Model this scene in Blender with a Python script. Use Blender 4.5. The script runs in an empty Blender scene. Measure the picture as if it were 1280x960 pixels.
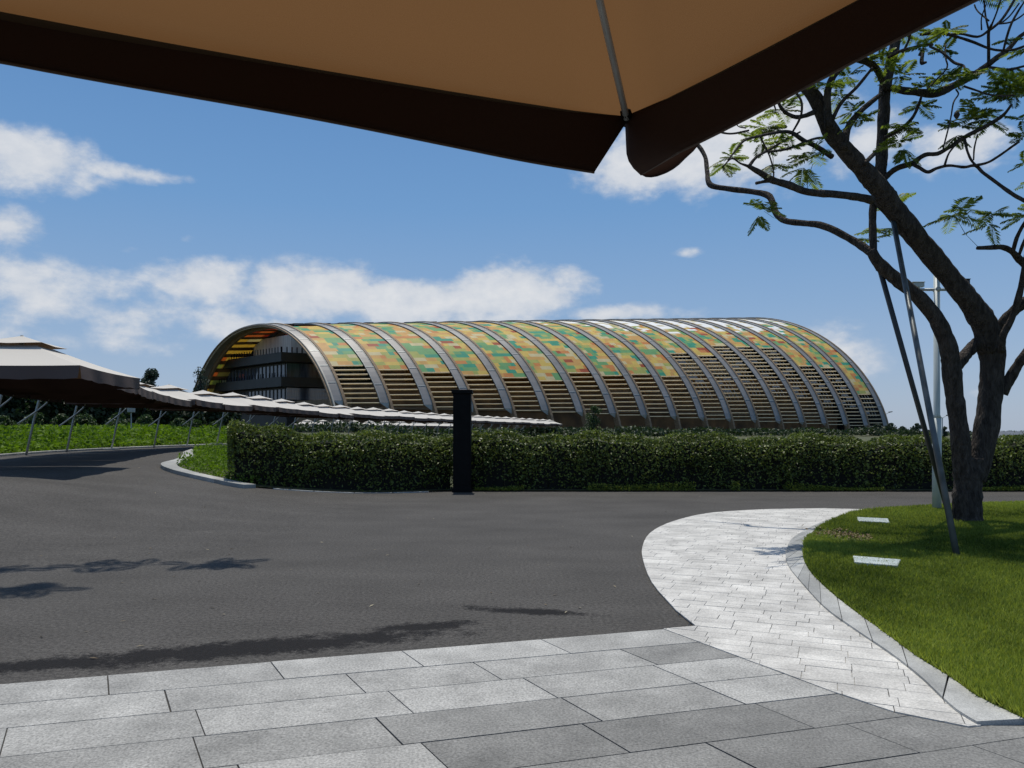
import bpy, bmesh, math, random
import numpy as np
from mathutils import Vector, Matrix
random.seed(7); rng = np.random.default_rng(7)
R = math.radians
S = bpy.context.scene
COL = S.collection
F, H, HY = 950.0, 1.6, 540.0            # focal length in px of the photo, eye height, horizon row

# ------------------------------------------------------------------ helpers
def ss(a, b, x):
    t = min(1, max(0, (x-a)/(b-a))); return t*t*(3-2*t)
def ground(x, y):
    A = ss(8, 15, y)*ss(3, 11.5, -x)
    B = ss(23, 31, y)*(1-ss(14, 30, x-0.45*y))
    z = 0.7*(1-(1-A)*(1-B))
    z += 0.9*ss(30, 58, y)*ss(20, 26, -x)
    z -= 2.2*ss(26, 60, y)*ss(10, 30, x-0.45*y)
    return z
def at(px, py, Y): return Vector(((px-640)/F*Y, Y, H+(HY-py)/F*Y))
def flat(px, py, z=0.0):
    Y = F*(H-z)/(py-HY); return ((px-640)/F*Y, Y)

def prop(o, label=None, cat=None, group=None, kind=None):
    if label: o['label'] = label
    if cat: o['category'] = cat
    if group: o['group'] = group
    if kind: o['kind'] = kind
    return o
def empty(name, loc, rz=0):
    o = bpy.data.objects.new(name, None); COL.objects.link(o)
    o.location = loc; o.rotation_euler = (0, 0, rz); o.empty_display_size = .2
    return o
def link(name, me, mats, parent=None, smooth=False):
    o = bpy.data.objects.new(name, me); COL.objects.link(o)
    for m in (mats if isinstance(mats, (list, tuple)) else [mats]): me.materials.append(m)
    if parent is not None: o.parent = parent
    if smooth: me.polygons.foreach_set('use_smooth', [True]*len(me.polygons))
    return o

class MB:
    """collects vertices and faces"""
    def __init__(s): s.v = []; s.f = []; s.m = []
    def add(s, vs, fs, m=0):
        n = len(s.v); s.v += [tuple(v) for v in vs]
        s.f += [tuple(i+n for i in f) for f in fs]; s.m += [m]*len(fs)
    def hexa(s, p, m=0):                 # 8 points: bottom ring 0-3, top ring 4-7
        s.add(p, [(3,2,1,0),(4,5,6,7),(0,1,5,4),(1,2,6,5),(2,3,7,6),(3,0,4,7)], m)
    def box(s, x0, x1, y0, y1, z0, z1, m=0):
        s.hexa([(x0,y0,z0),(x1,y0,z0),(x1,y1,z0),(x0,y1,z0),(x0,y0,z1),(x1,y0,z1),(x1,y1,z1),(x0,y1,z1)], m)
    def tube(s, pts, rad, n=8, cap=True, m=0, wob=0.0):
        pts = [Vector(p) for p in pts]; rings = []
        up = Vector((0.13, 0.21, 0.97)).normalized(); prev = None
        for i, p in enumerate(pts):
            d = (pts[min(i+1, len(pts)-1)]-pts[max(i-1, 0)]).normalized()
            if prev is None:
                a = d.cross(up)
                if a.length < .1: a = d.cross(Vector((1, 0, 0)))
                a.normalize()
            else:
                a = (prev-d*prev.dot(d)).normalized()
            prev = a; b = d.cross(a)
            r = rad[i] if isinstance(rad, (list, tuple)) else rad
            rings.append([p+(a*math.cos(t)+b*math.sin(t))*r*(1+wob*(random.random()-.5)) for t in [2*math.pi*k/n for k in range(n)]])
        vs = [v for rg in rings for v in rg]; fs = []
        for i in range(len(pts)-1):
            for k in range(n):
                k2 = (k+1) % n
                fs.append((i*n+k, i*n+k2, (i+1)*n+k2, (i+1)*n+k))
        if cap: fs.append(tuple(range(n-1, -1, -1))); fs.append(tuple((len(pts)-1)*n+k for k in range(n)))
        s.add(vs, fs, m)
    def build(s, name, mats, parent=None, smooth=False, bevel=0, solid=0):
        me = bpy.data.meshes.new(name); me.from_pydata(s.v, [], s.f)
        me.polygons.foreach_set('material_index', s.m); me.update()
        o = link(name, me, mats, parent, smooth)
        if solid:
            md = o.modifiers.new('thick', 'SOLIDIFY'); md.thickness = solid; md.offset = -1
        if bevel:
            md = o.modifiers.new('bev', 'BEVEL'); md.width = bevel; md.segments = 2; md.limit_method = 'ANGLE'
        return o
def spline(pts, sub=5):
    """Catmull-Rom through tuples of any length"""
    P = [np.array(p, float) for p in pts]; out = []
    for i in range(len(P)-1):
        p0 = P[i-1] if i else 2*P[0]-P[1]; p1, p2 = P[i], P[i+1]
        p3 = P[i+2] if i+2 < len(P) else 2*P[-1]-P[-2]
        for k in range(sub):
            t = k/sub
            out.append(.5*((2*p1)+(p2-p0)*t+(2*p0-5*p1+4*p2-p3)*t*t+(3*p1-p0-3*p2+p3)*t**3))
    out.append(P[-1]); return out

def np_mesh(name, verts, nper, tone=None):
    """verts (N*nper,3): N separate polygons"""
    N = len(verts)//nper
    me = bpy.data.meshes.new(name)
    me.vertices.add(N*nper); me.vertices.foreach_set('co', verts.astype(np.float32).ravel())
    me.loops.add(N*nper); me.loops.foreach_set('vertex_index', np.arange(N*nper, dtype=np.int32))
    me.polygons.add(N); me.polygons.foreach_set('loop_start', np.arange(0, N*nper, nper, dtype=np.int32))
    if tone is not None:
        a = me.attributes.new('tone', 'FLOAT', 'FACE'); a.data.foreach_set('value', tone.astype(np.float32))
    me.update(calc_edges=True); return me
def unit(v): return v/np.maximum(1e-9, np.linalg.norm(v, axis=1, keepdims=True))
def leaf_quads(P, L, W, nrm=None, bias=1.0):
    """diamond shaped leaves at P, lengths L, widths W, normals random or biased to nrm"""
    n = len(P); d = unit(rng.normal(size=(n, 3)))
    nn = unit(rng.normal(size=(n, 3)) + (0 if nrm is None else nrm*bias))
    a = unit(np.cross(nn, d)); b = np.cross(nn, a)
    L = np.broadcast_to(L, (n,))[:, None]; W = np.broadcast_to(W, (n,))[:, None]
    q = np.stack([P-a*L*.5, P+b*W*.5+nn*W*.15-a*L*.05, P+a*L*.5, P-b*W*.5+nn*W*.15-a*L*.05], 1)
    return q.reshape(-1, 3)

# ------------------------------------------------------------------ materials
def nodes(name):
    m = bpy.data.materials.new(name); m.use_nodes = True
    nt = m.node_tree; return m, nt, nt.nodes['Principled BSDF'], nt.nodes['Material Output']
def N(nt, t, **kw):
    n = nt.nodes.new(t)
    for k, v in kw.items():
        if k.startswith('i_'): n.inputs[k[2:].replace('_', ' ')].default_value = v
        else: setattr(n, k, v)
    return n
def c4(c): return (c[0], c[1], c[2], 1)
def simple(name, c1, c2=None, scale=4, rough=.7, metal=0, bump=0, bscale=None, detail=6, coord='Object', stretch=(1,1,1), spec=.5, dist=.02):
    m, nt, b, out = nodes(name); L = nt.links.new
    b.inputs['Roughness'].default_value = rough; b.inputs['Metallic'].default_value = metal
    b.inputs['Specular IOR Level'].default_value = spec
    c2 = c2 or tuple(x*.75 for x in c1)
    tc = N(nt, 'ShaderNodeTexCoord'); mp = N(nt, 'ShaderNodeMapping'); mp.inputs['Scale'].default_value = stretch
    L(tc.outputs[coord], mp.inputs['Vector'])
    nz = N(nt, 'ShaderNodeTexNoise', i_Scale=scale, i_Detail=detail); L(mp.outputs[0], nz.inputs['Vector'])
    cr = N(nt, 'ShaderNodeValToRGB'); cr.color_ramp.elements[0].position = .3; cr.color_ramp.elements[1].position = .7
    cr.color_ramp.elements[0].color = c4(c2); cr.color_ramp.elements[1].color = c4(c1)
    L(nz.outputs['Fac'], cr.inputs[0]); L(cr.outputs[0], b.inputs['Base Color'])
    if bump:
        n2 = N(nt, 'ShaderNodeTexNoise', i_Scale=bscale or scale*4, i_Detail=4); L(mp.outputs[0], n2.inputs['Vector'])
        bp = N(nt, 'ShaderNodeBump', i_Strength=bump, i_Distance=dist); L(n2.outputs['Fac'], bp.inputs['Height'])
        L(bp.outputs[0], b.inputs['Normal'])
    return m
def leafmat(name, dark, light, rough=.5, trans=.35, spec=.5):
    m, nt, b, out = nodes(name); L = nt.links.new
    at_ = N(nt, 'ShaderNodeAttribute', attribute_name='tone')
    cr = N(nt, 'ShaderNodeValToRGB'); cr.color_ramp.elements[0].color = c4(dark); cr.color_ramp.elements[1].color = c4(light)
    L(at_.outputs['Fac'], cr.inputs[0]); L(cr.outputs[0], b.inputs['Base Color'])
    b.inputs['Roughness'].default_value = rough; b.inputs['Specular IOR Level'].default_value = spec
    tr = N(nt, 'ShaderNodeBsdfTranslucent'); hs = N(nt, 'ShaderNodeHueSaturation', i_Value=1.5, i_Saturation=1.1)
    L(cr.outputs[0], hs.inputs['Color']); L(hs.outputs[0], tr.inputs['Color'])
    mx = N(nt, 'ShaderNodeMixShader'); mx.inputs[0].default_value = trans
    L(b.outputs[0], mx.inputs[1]); L(tr.outputs[0], mx.inputs[2]); L(mx.outputs[0], out.inputs['Surface'])
    return m
def cloth(name, top, under, trans, tfac=.5):
    """two sided parasol fabric: front face colour, back face colour, light passing through"""
    m, nt, b, out = nodes(name); L = nt.links.new
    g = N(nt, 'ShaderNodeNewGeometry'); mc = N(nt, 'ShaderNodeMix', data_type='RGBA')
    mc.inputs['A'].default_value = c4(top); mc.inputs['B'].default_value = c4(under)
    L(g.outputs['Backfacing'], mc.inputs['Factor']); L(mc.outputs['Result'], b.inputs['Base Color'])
    b.inputs['Roughness'].default_value = .85; b.inputs['Specular IOR Level'].default_value = .2
    tr = N(nt, 'ShaderNodeBsdfTranslucent'); tr.inputs['Color'].default_value = c4(trans)
    tc = N(nt, 'ShaderNodeTexCoord')
    nz = N(nt, 'ShaderNodeTexNoise', i_Scale=3.0, i_Detail=3); L(tc.outputs['Object'], nz.inputs['Vector'])
    n3 = N(nt, 'ShaderNodeTexNoise', i_Scale=420.0, i_Detail=1); L(tc.outputs['Object'], n3.inputs['Vector'])
    ad = N(nt, 'ShaderNodeMath', operation='MULTIPLY_ADD'); ad.inputs[1].default_value = .06
    L(n3.outputs['Fac'], ad.inputs[0]); L(nz.outputs['Fac'], ad.inputs[2])
    bp = N(nt, 'ShaderNodeBump', i_Strength=.25, i_Distance=.03); L(ad.outputs[0], bp.inputs['Height'])
    L(bp.outputs[0], b.inputs['Normal'])
    L(bp.outputs[0], tr.inputs['Normal'])
    mx = N(nt, 'ShaderNodeMixShader'); mx.inputs[0].default_value = tfac
    L(b.outputs[0], mx.inputs[1]); L(tr.outputs[0], mx.inputs[2]); L(mx.outputs[0], out.inputs['Surface'])
    return m

def asphalt_mat():
    m, nt, b, out = nodes('asphalt'); L = nt.links.new
    g = N(nt, 'ShaderNodeNewGeometry'); P = g.outputs['Position']
    fine = N(nt, 'ShaderNodeTexNoise', i_Scale=30.0, i_Detail=9, i_Roughness=.92); L(P, fine.inputs['Vector'])
    vor = N(nt, 'ShaderNodeTexVoronoi', i_Scale=95.0); L(P, vor.inputs['Vector'])
    big = N(nt, 'ShaderNodeTexNoise', i_Scale=.45, i_Detail=6, i_Roughness=.6); L(P, big.inputs['Vector'])
    mp = N(nt, 'ShaderNodeMapping'); mp.inputs['Scale'].default_value = (.8, 1.5, 1); mp.inputs['Rotation'].default_value = (0, 0, .12)
    L(P, mp.inputs['Vector'])
    streak = N(nt, 'ShaderNodeTexNoise', i_Scale=.9, i_Detail=5); L(mp.outputs[0], streak.inputs['Vector'])
    cr = N(nt, 'ShaderNodeValToRGB'); e = cr.color_ramp.elements
    e[0].position = .39; e[0].color = (.018, .017, .016, 1); e[1].position = .63; e[1].color = (.128, .123, .117, 1)
    L(fine.outputs['Fac'], cr.inputs[0])
    mul = N(nt, 'ShaderNodeMix', data_type='RGBA', blend_type='MULTIPLY'); mul.inputs['Factor'].default_value = 1
    cr2 = N(nt, 'ShaderNodeValToRGB'); cr2.color_ramp.elements[0].position = .3; cr2.color_ramp.elements[0].color = (.73, .715, .695, 1)
    cr2.color_ramp.elements[1].position = .7; cr2.color_ramp.elements[1].color = (1.22, 1.20, 1.18, 1)
    ad = N(nt, 'ShaderNodeMath', operation='ADD'); L(big.outputs['Fac'], ad.inputs[0]); L(streak.outputs['Fac'], ad.inputs[1])
    hf = N(nt, 'ShaderNodeMath', operation='MULTIPLY'); hf.inputs[1].default_value = .5; L(ad.outputs[0], hf.inputs[0])
    L(hf.outputs[0], cr2.inputs[0]); L(cr.outputs[0], mul.inputs['A']); L(cr2.outputs[0], mul.inputs['B'])
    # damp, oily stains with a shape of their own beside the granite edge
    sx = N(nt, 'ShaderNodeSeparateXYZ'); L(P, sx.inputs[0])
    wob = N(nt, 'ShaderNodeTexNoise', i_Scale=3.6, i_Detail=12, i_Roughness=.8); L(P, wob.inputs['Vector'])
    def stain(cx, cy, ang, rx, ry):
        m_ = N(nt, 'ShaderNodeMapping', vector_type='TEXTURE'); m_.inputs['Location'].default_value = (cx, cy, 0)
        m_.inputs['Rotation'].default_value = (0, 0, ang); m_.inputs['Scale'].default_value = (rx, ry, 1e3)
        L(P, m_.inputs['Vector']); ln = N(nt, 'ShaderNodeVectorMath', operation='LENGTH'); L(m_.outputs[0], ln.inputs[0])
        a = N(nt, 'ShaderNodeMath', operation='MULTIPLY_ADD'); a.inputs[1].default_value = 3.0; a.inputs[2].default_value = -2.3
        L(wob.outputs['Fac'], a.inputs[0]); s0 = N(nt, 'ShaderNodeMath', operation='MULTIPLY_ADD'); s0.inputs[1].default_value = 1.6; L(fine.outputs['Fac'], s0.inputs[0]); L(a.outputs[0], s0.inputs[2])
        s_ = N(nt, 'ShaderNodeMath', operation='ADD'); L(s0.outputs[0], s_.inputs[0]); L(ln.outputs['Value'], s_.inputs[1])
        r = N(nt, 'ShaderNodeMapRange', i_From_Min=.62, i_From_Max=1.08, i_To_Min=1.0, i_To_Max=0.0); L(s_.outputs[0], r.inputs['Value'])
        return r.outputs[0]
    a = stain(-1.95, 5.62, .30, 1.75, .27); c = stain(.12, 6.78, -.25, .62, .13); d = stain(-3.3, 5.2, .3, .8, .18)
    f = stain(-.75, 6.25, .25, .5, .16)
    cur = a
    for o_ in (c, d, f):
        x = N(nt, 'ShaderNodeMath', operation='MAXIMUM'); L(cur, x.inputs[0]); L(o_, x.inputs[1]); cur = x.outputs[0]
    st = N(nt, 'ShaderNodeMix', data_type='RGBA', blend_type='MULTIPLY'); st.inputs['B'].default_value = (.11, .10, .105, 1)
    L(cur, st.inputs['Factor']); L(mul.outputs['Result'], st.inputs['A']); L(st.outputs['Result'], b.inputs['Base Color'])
    b.inputs['Roughness'].default_value = .9; b.inputs['Specular IOR Level'].default_value = .25
    bp = N(nt, 'ShaderNodeBump', i_Strength=.6, i_Distance=.006); L(vor.outputs['Distance'], bp.inputs['Height']); L(bp.outputs[0], b.inputs['Normal'])
    return m
def stone_mat(name, lo, hi, speck=.35, scale=160., rough=.75):
    """granite: tone per stone, fine specks, cloudy wear"""
    m, nt, b, out = nodes(name); L = nt.links.new
    g = N(nt, 'ShaderNodeNewGeometry'); P = g.outputs['Position']
    a = N(nt, 'ShaderNodeAttribute', attribute_name='tone')
    base = N(nt, 'ShaderNodeMix', data_type='RGBA'); base.inputs['A'].default_value = c4(lo); base.inputs['B'].default_value = c4(hi)
    L(a.outputs['Fac'], base.inputs['Factor'])
    sp = N(nt, 'ShaderNodeTexNoise', i_Scale=scale, i_Detail=4, i_Roughness=.7); L(P, sp.inputs['Vector'])
    r1 = N(nt, 'ShaderNodeMapRange', i_From_Min=.3, i_From_Max=.7, i_To_Min=1-speck, i_To_Max=1+speck); L(sp.outputs['Fac'], r1.inputs['Value'])
    cl = N(nt, 'ShaderNodeTexNoise', i_Scale=2.4, i_Detail=7, i_Roughness=.6); L(P, cl.inputs['Vector'])
    r2 = N(nt, 'ShaderNodeMapRange', i_From_Min=.3, i_From_Max=.7, i_To_Min=.70, i_To_Max=1.22); L(cl.outputs['Fac'], r2.inputs['Value'])
    mm = N(nt, 'ShaderNodeMath', operation='MULTIPLY'); L(r1.outputs[0], mm.inputs[0]); L(r2.outputs[0], mm.inputs[1])
    vm = N(nt, 'ShaderNodeVectorMath', operation='SCALE'); L(base.outputs['Result'], vm.inputs[0]); L(mm.outputs[0], vm.inputs['Scale'])
    L(vm.outputs[0], b.inputs['Base Color'])
    b.inputs['Roughness'].default_value = rough
    bp = N(nt, 'ShaderNodeBump', i_Strength=.4, i_Distance=.004); L(sp.outputs['Fac'], bp.inputs['Height']); L(bp.outputs[0], b.inputs['Normal'])
    return m
def bark_mat():
    m, nt, b, out = nodes('bark'); L = nt.links.new
    tc = N(nt, 'ShaderNodeTexCoord'); mp = N(nt, 'ShaderNodeMapping'); mp.inputs['Scale'].default_value = (1, 1, .28)
    L(tc.outputs['Object'], mp.inputs['Vector'])
    nz = N(nt, 'ShaderNodeTexNoise', i_Scale=16., i_Detail=8, i_Roughness=.65, i_Distortion=.6); L(mp.outputs[0], nz.inputs['Vector'])
    vr = N(nt, 'ShaderNodeTexVoronoi', i_Scale=22.); vr.feature = 'DISTANCE_TO_EDGE'; L(mp.outputs[0], vr.inputs['Vector'])
    cr = N(nt, 'ShaderNodeValToRGB'); e = cr.color_ramp.elements; e[0].position = .3; e[0].color = (.018, .014, .012, 1); e[1].position = .78; e[1].color = (.115, .096, .082, 1)
    L(nz.outputs['Fac'], cr.inputs[0]); L(cr.outputs[0], b.inputs['Base Color']); b.inputs['Roughness'].default_value = .9
    b.inputs['Specular IOR Level'].default_value = .2
    mu = N(nt, 'ShaderNodeMath', operation='ADD'); L(nz.outputs['Fac'], mu.inputs[0]); L(vr.outputs['Distance'], mu.inputs[1])
    bp = N(nt, 'ShaderNodeBump', i_Strength=1., i_Distance=.05); L(mu.outputs[0], bp.inputs['Height']); L(bp.outputs[0], b.inputs['Normal'])
    return m

M = dict(
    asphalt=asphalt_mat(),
    granite=stone_mat('granite', (.11,.109,.104), (.375,.372,.355), .52, 70.),
    paver=stone_mat('light_paver', (.455,.443,.418), (.55,.537,.505), .30, 70.),
    kerb=stone_mat('kerb_stone', (.22,.225,.218), (.40,.403,.388), .36, 120.),
    joint=simple('joint_sand', (.055,.052,.048), (.03,.028,.026), 30, .95),
    soil=simple('soil', (.075,.085,.028), (.05,.05,.025), 3, .95, bump=.6, bscale=20, coord='Object'),
    lawn=simple('lawn_turf', (.10,.125,.028), (.065,.078,.02), 5, .95, bump=.8, bscale=60),
    grass=leafmat('grass_blades', (.048,.076,.013), (.275,.325,.062), .7, .36, .15),
    hedge=leafmat('hedge_leaf', (.016,.028,.007), (.235,.295,.062), .45, .26, .32),
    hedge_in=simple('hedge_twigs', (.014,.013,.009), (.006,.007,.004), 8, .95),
    jac=leafmat('jacaranda_leaf', (.042,.076,.016), (.20,.25,.045), .5, .58),
    crop=leafmat('crop_leaf', (.05,.10,.012), (.16,.26,.03), .65, .35, .15),
    dtree=leafmat('dark_tree_leaf', (.010,.022,.008), (.035,.062,.016), .6, .2),
    shrub=leafmat('shrub_leaf', (.022,.045,.012), (.06,.10,.028), .6, .25),
    pine=leafmat('far_tree_leaf', (.018,.034,.022), (.045,.072,.04), .6, .2),
    bark=bark_mat(),
    twig=simple('twig_bark', (.05,.042,.034), (.025,.02,.017), 10, .9),
    steel=simple('galvanised_steel', (.40,.42,.41), (.27,.29,.285), 6, .5, .3, spec=.5),
    pipe=simple('weathered_pipe', (.13,.145,.15), (.045,.05,.05), 5, .45, .4, stretch=(1,1,.4)),
    lampwhite=simple('pale_painted_steel', (.50,.55,.54), (.44,.49,.48), 3, .4),
    black=simple('black_metal', (.006,.006,.006), (.003,.003,.003), 6, .7, spec=.15),
    dgrey=simple('dark_grey_plastic', (.030,.032,.034), (.018,.02,.022), 6, .5),
    wood=simple('timber_brown', (.27,.185,.105), (.16,.105,.06), 1.2, .7, stretch=(1,1,3)),
    woodin=simple('inner_timber', (.26,.135,.05), (.09,.05,.022), .25, .8, detail=3),
    band=simple('grey_glass_band', (.27,.262,.255), (.185,.18,.175), .22, .5, .1, spec=.45),
    slat=simple('pale_louvre', (.86,.71,.46), (.72,.56,.33), .6, .5),
    ridge=simple('dark_ridge', (.10,.055,.03), (.04,.025,.015), .5, .7),
    trim=simple('cream_trim', (.55,.5,.42), (.4,.36,.3), .5, .6),
    hdark=simple('hall_dark_cladding', (.022,.024,.022), (.010,.011,.010), .3, .5),
    hgrey=simple('hall_grey_wall', (.72,.70,.66), (.5,.48,.45), .3, .7, stretch=(6,6,.4)),
    hwin=simple('hall_window', (.10,.12,.15), (.03,.035,.05), .5, .08, 0, stretch=(5,5,.5), spec=.9),
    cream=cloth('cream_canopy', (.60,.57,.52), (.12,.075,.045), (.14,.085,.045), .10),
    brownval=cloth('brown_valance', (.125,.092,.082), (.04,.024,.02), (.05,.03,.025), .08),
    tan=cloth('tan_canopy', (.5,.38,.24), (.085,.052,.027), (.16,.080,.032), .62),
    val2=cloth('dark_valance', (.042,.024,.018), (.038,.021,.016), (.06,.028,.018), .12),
    slab=simple('pale_slab', (.56,.60,.57), (.34,.38,.35), 9, .35, spec=.5),
    roofgrey=simple('grey_roof', (.12,.13,.15), (.08,.09,.1), 1, .5),
    wall=simple('pale_wall', (.4,.4,.38), (.3,.3,.29), 1, .8),
)
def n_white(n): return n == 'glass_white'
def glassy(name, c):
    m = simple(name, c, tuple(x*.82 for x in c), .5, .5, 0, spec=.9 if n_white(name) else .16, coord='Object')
    nt = m.node_tree; L = nt.links.new; out = nt.nodes['Material Output']; b = nt.nodes['Principled BSDF']
    tr = N(nt, 'ShaderNodeBsdfTranslucent'); tr.inputs['Color'].default_value = c4([min(1, x*1.3) for x in c])
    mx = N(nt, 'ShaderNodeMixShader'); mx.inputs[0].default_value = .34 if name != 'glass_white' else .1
    L(b.outputs[0], mx.inputs[1]); L(tr.outputs[0], mx.inputs[2]); L(mx.outputs[0], out.inputs['Surface'])
    return m
PAL = [glassy('glass_'+n, c) for n, c in (
    ('yellow', (.78,.60,.18)), ('ochre', (.74,.47,.17)), ('orange', (.72,.33,.12)), ('red', (.50,.14,.075)),
    ('green', (.23,.48,.22)), ('teal', (.09,.42,.28)), ('olive', (.52,.54,.18)), ('cream', (.74,.66,.40)), ('white', (.85,.86,.84)))]  # white: clear roof glass with the sky glare painted into its colour

# ------------------------------------------------------------------ ground sheets
def polymesh(poly, dz, cuts=True, grid=1.0):
    bm = bmesh.new(); vs = [bm.verts.new((x, y, 0)) for x, y in poly]; f = bm.faces.new(vs); bm.normal_update()
    bmesh.ops.triangulate(bm, faces=[f])
    if cuts:
        xs = [p[0] for p in poly]; ys = [p[1] for p in poly]
        for gx in np.arange(math.ceil(max(min(xs), -32)), min(max(xs), 4), grid):
            bmesh.ops.bisect_plane(bm, geom=bm.verts[:]+bm.edges[:]+bm.faces[:], plane_co=(gx,0,0), plane_no=(1,0,0), dist=1e-5)
        for gy in np.arange(math.ceil(max(min(ys), 7)), min(max(ys), 60), grid):
            bmesh.ops.bisect_plane(bm, geom=bm.verts[:]+bm.edges[:]+bm.faces[:], plane_co=(0,gy,0), plane_no=(0,1,0), dist=1e-5)
    for v in bm.verts: v.co.z = ground(v.co.x, v.co.y)+dz
    bm.normal_update()
    for f in bm.faces:
        if f.normal.z < 0: f.normal_flip()
    return bm
def bm_obj(bm, name, mats, parent=None, smooth=False):
    me = bpy.data.meshes.new(name); bm.to_mesh(me); bm.free(); return link(name, me, mats, parent, smooth)

# terrain sheet out to the horizon
gx = sorted(set(list(np.arange(-40, 61, 2.0)) + [-3000,-1800,-1000,-600,-400,-250,-160,-110,-80,-60] + [80,110,160,250,400,600,1000,1800,3000]))
gy = sorted(set(list(np.arange(-6, 62, 2.0)) + [-200,-60,-20] + [66,72,80,90,105,125,150,180,220,270,330,420,600,900,1500,2500,4000]))
V = [(x, y, ground(x, y)-.14) for y in gy for x in gx]; nx = len(gx)
Fc = [(j*nx+i, j*nx+i+1, (j+1)*nx+i+1, (j+1)*nx+i) for j in range(len(gy)-1) for i in range(nx-1)]
me = bpy.data.meshes.new('ground'); me.from_pydata(V, [], Fc)
prop(link('ground', me, M['soil'], smooth=True), kind='structure')

# ---- the row of parasols follows this line (x, y)
keys = [(-12.25,18.3),(-14.9,26.3),(-17.1,34.3),(-17.4,43),(-16.6,57.7),(-13.5,78.4),(-5.7,106.5),(7.5,146)]
dense = [np.array(p) for p in spline(keys, 40)]
acc = [0]
for a, b in zip(dense[:-1], dense[1:]): acc.append(acc[-1]+np.linalg.norm(b-a))
def along(s):
    s = min(max(s, 0), acc[-1]); k = int(np.searchsorted(acc, s)); k = min(max(k, 1), len(dense)-1)
    t = (s-acc[k-1])/(acc[k]-acc[k-1]); p = dense[k-1]*(1-t)+dense[k]*t
    d = dense[k]-dense[k-1]; return p, d/np.linalg.norm(d)
left_edge, right_edge = [], []
for s in np.arange(0, 90, 4.0):
    p, d = along(s); n = np.array((-d[1], d[0]))
    left_edge.append(tuple(p+n*3.15)); right_edge.append(tuple(p-n*1.9))
right_near = [(-7.0,18.4),(-8.7,19.6),(-9.8,21.2),(-10.45,23.6),(-11.7,27.0),(-13.4,31.0)]
right_far = [p for p in right_edge if p[1] > 34]
# asphalt
poly = [(-26,-4),(30,-4),(30,20.6),(-1.0,20.6),(-1.9,20.7)]+right_near+right_far
poly += [p for p in reversed(left_edge)]
poly += [(-15.6,14.5),(-18.5,10),(-26,8)]
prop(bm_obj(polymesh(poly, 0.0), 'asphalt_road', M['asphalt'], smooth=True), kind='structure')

# ---- granite slabs: rows parallel to the plaza edge
e1 = Vector((.958, .287)); e2 = Vector((-.287, .958)); O = Vector((1.5, 6.204))
def clip_rect(poly, u0, u1, v0, v1):
    """part of poly (in stone axes) inside the rectangle"""
    P = poly
    for ax, val, sg in ((0,u0,1),(0,u1,-1),(1,v0,1),(1,v1,-1)):
        Q = []
        for k in range(len(P)):
            p, q = P[k-1], P[k]; dp = (p[ax]-val)*sg; dq = (q[ax]-val)*sg
            if (dp >= 0) != (dq >= 0):
                t = dp/(dp-dq); Q.append((p[0]+(q[0]-p[0])*t, p[1]+(q[1]-p[1])*t))
            if dq >= 0: Q.append(q)
        P = Q
        if len(P) < 3: return []
    return P
def paving(poly, ang, row_w, lens, z, mats, name, seed, tonefn, gap=.004, skew=0.0):
    rnd = random.Random(seed); ca, sa = math.cos(ang), math.sin(ang)
    loc = [((x-O.x)*ca+(y-O.y)*sa-skew*(-(x-O.x)*sa+(y-O.y)*ca), -(x-O.x)*sa+(y-O.y)*ca) for x, y in poly]
    wld = lambda u, v: (O.x+(u+skew*v)*ca-v*sa, O.y+(u+skew*v)*sa+v*ca)
    us = [p[0] for p in loc]; vs_ = [p[1] for p in loc]; mb = MB(); tone = []
    for k in range(math.floor(min(vs_)/row_w), math.ceil(max(vs_)/row_w)):
        u = min(us)-rnd.uniform(0, lens[1])
        while u < max(us):
            u2 = u+rnd.uniform(*lens); g = gap*.5*rnd.uniform(.7, 1.4); dz = rnd.uniform(-.0012, .0012)
            P = clip_rect(loc, u+g, u2-g, k*row_w+g, (k+1)*row_w-g)
            if len(P) >= 3:
                area = abs(sum(P[i-1][0]*P[i][1]-P[i][0]*P[i-1][1] for i in range(len(P))))/2
                if area > 1e-4:
                    n = len(P); ch = .0025; cu = sum(p[0] for p in P)/n; cv = sum(p[1] for p in P)/n
                    top = [(*wld(p[0], p[1]), z+dz) for p in P]; bot = [(x, y, z-.012) for x, y, _ in top]
                    f = [tuple(range(n))]+[((i+1) % n, i, n+i, n+(i+1) % n) for i in range(n)]
                    mb.add(top+bot, f); t = tonefn(rnd, cu, cv); tone += [t]*(n+1)
            u = u2
    bm = bmesh.new(); fc = bm.faces.new([bm.verts.new((x, y, z-.007)) for x, y in poly]); bm.normal_update(); bmesh.ops.triangulate(bm, faces=[fc]); bm.normal_update()
    for f in bm.faces:
        if f.normal.z < 0: f.normal_flip()
    bm.verts.index_update()
    mb.add([v.co for v in bm.verts], [tuple(v.index for v in f.verts) for f in bm.faces], 1); tone += [0]*len(bm.faces); bm.free()
    o = mb.build(name, mats); at_ = o.data.attributes.new('tone', 'FLOAT', 'FACE'); at_.data.foreach_set('value', tone)
    bm = bmesh.new(); bm.from_mesh(o.data)
    for f in bm.faces:
        f.normal_update()
        if abs(f.normal.z) > .9 and f.normal.z < 0: f.normal_flip()
    bm.to_mesh(o.data); bm.free()
    return prop(o, kind='structure')
slab_poly = [(-13.0,1.86),(1.45,6.189),(2.6,6.0),(2.6,4.11),(2.85,4.11),(6,3.75),(6,0),(-13,-.5)]
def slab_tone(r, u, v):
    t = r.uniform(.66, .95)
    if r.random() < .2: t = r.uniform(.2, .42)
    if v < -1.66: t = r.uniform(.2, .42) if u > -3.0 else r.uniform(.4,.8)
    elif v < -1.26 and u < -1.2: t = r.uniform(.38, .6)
    return t
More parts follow.
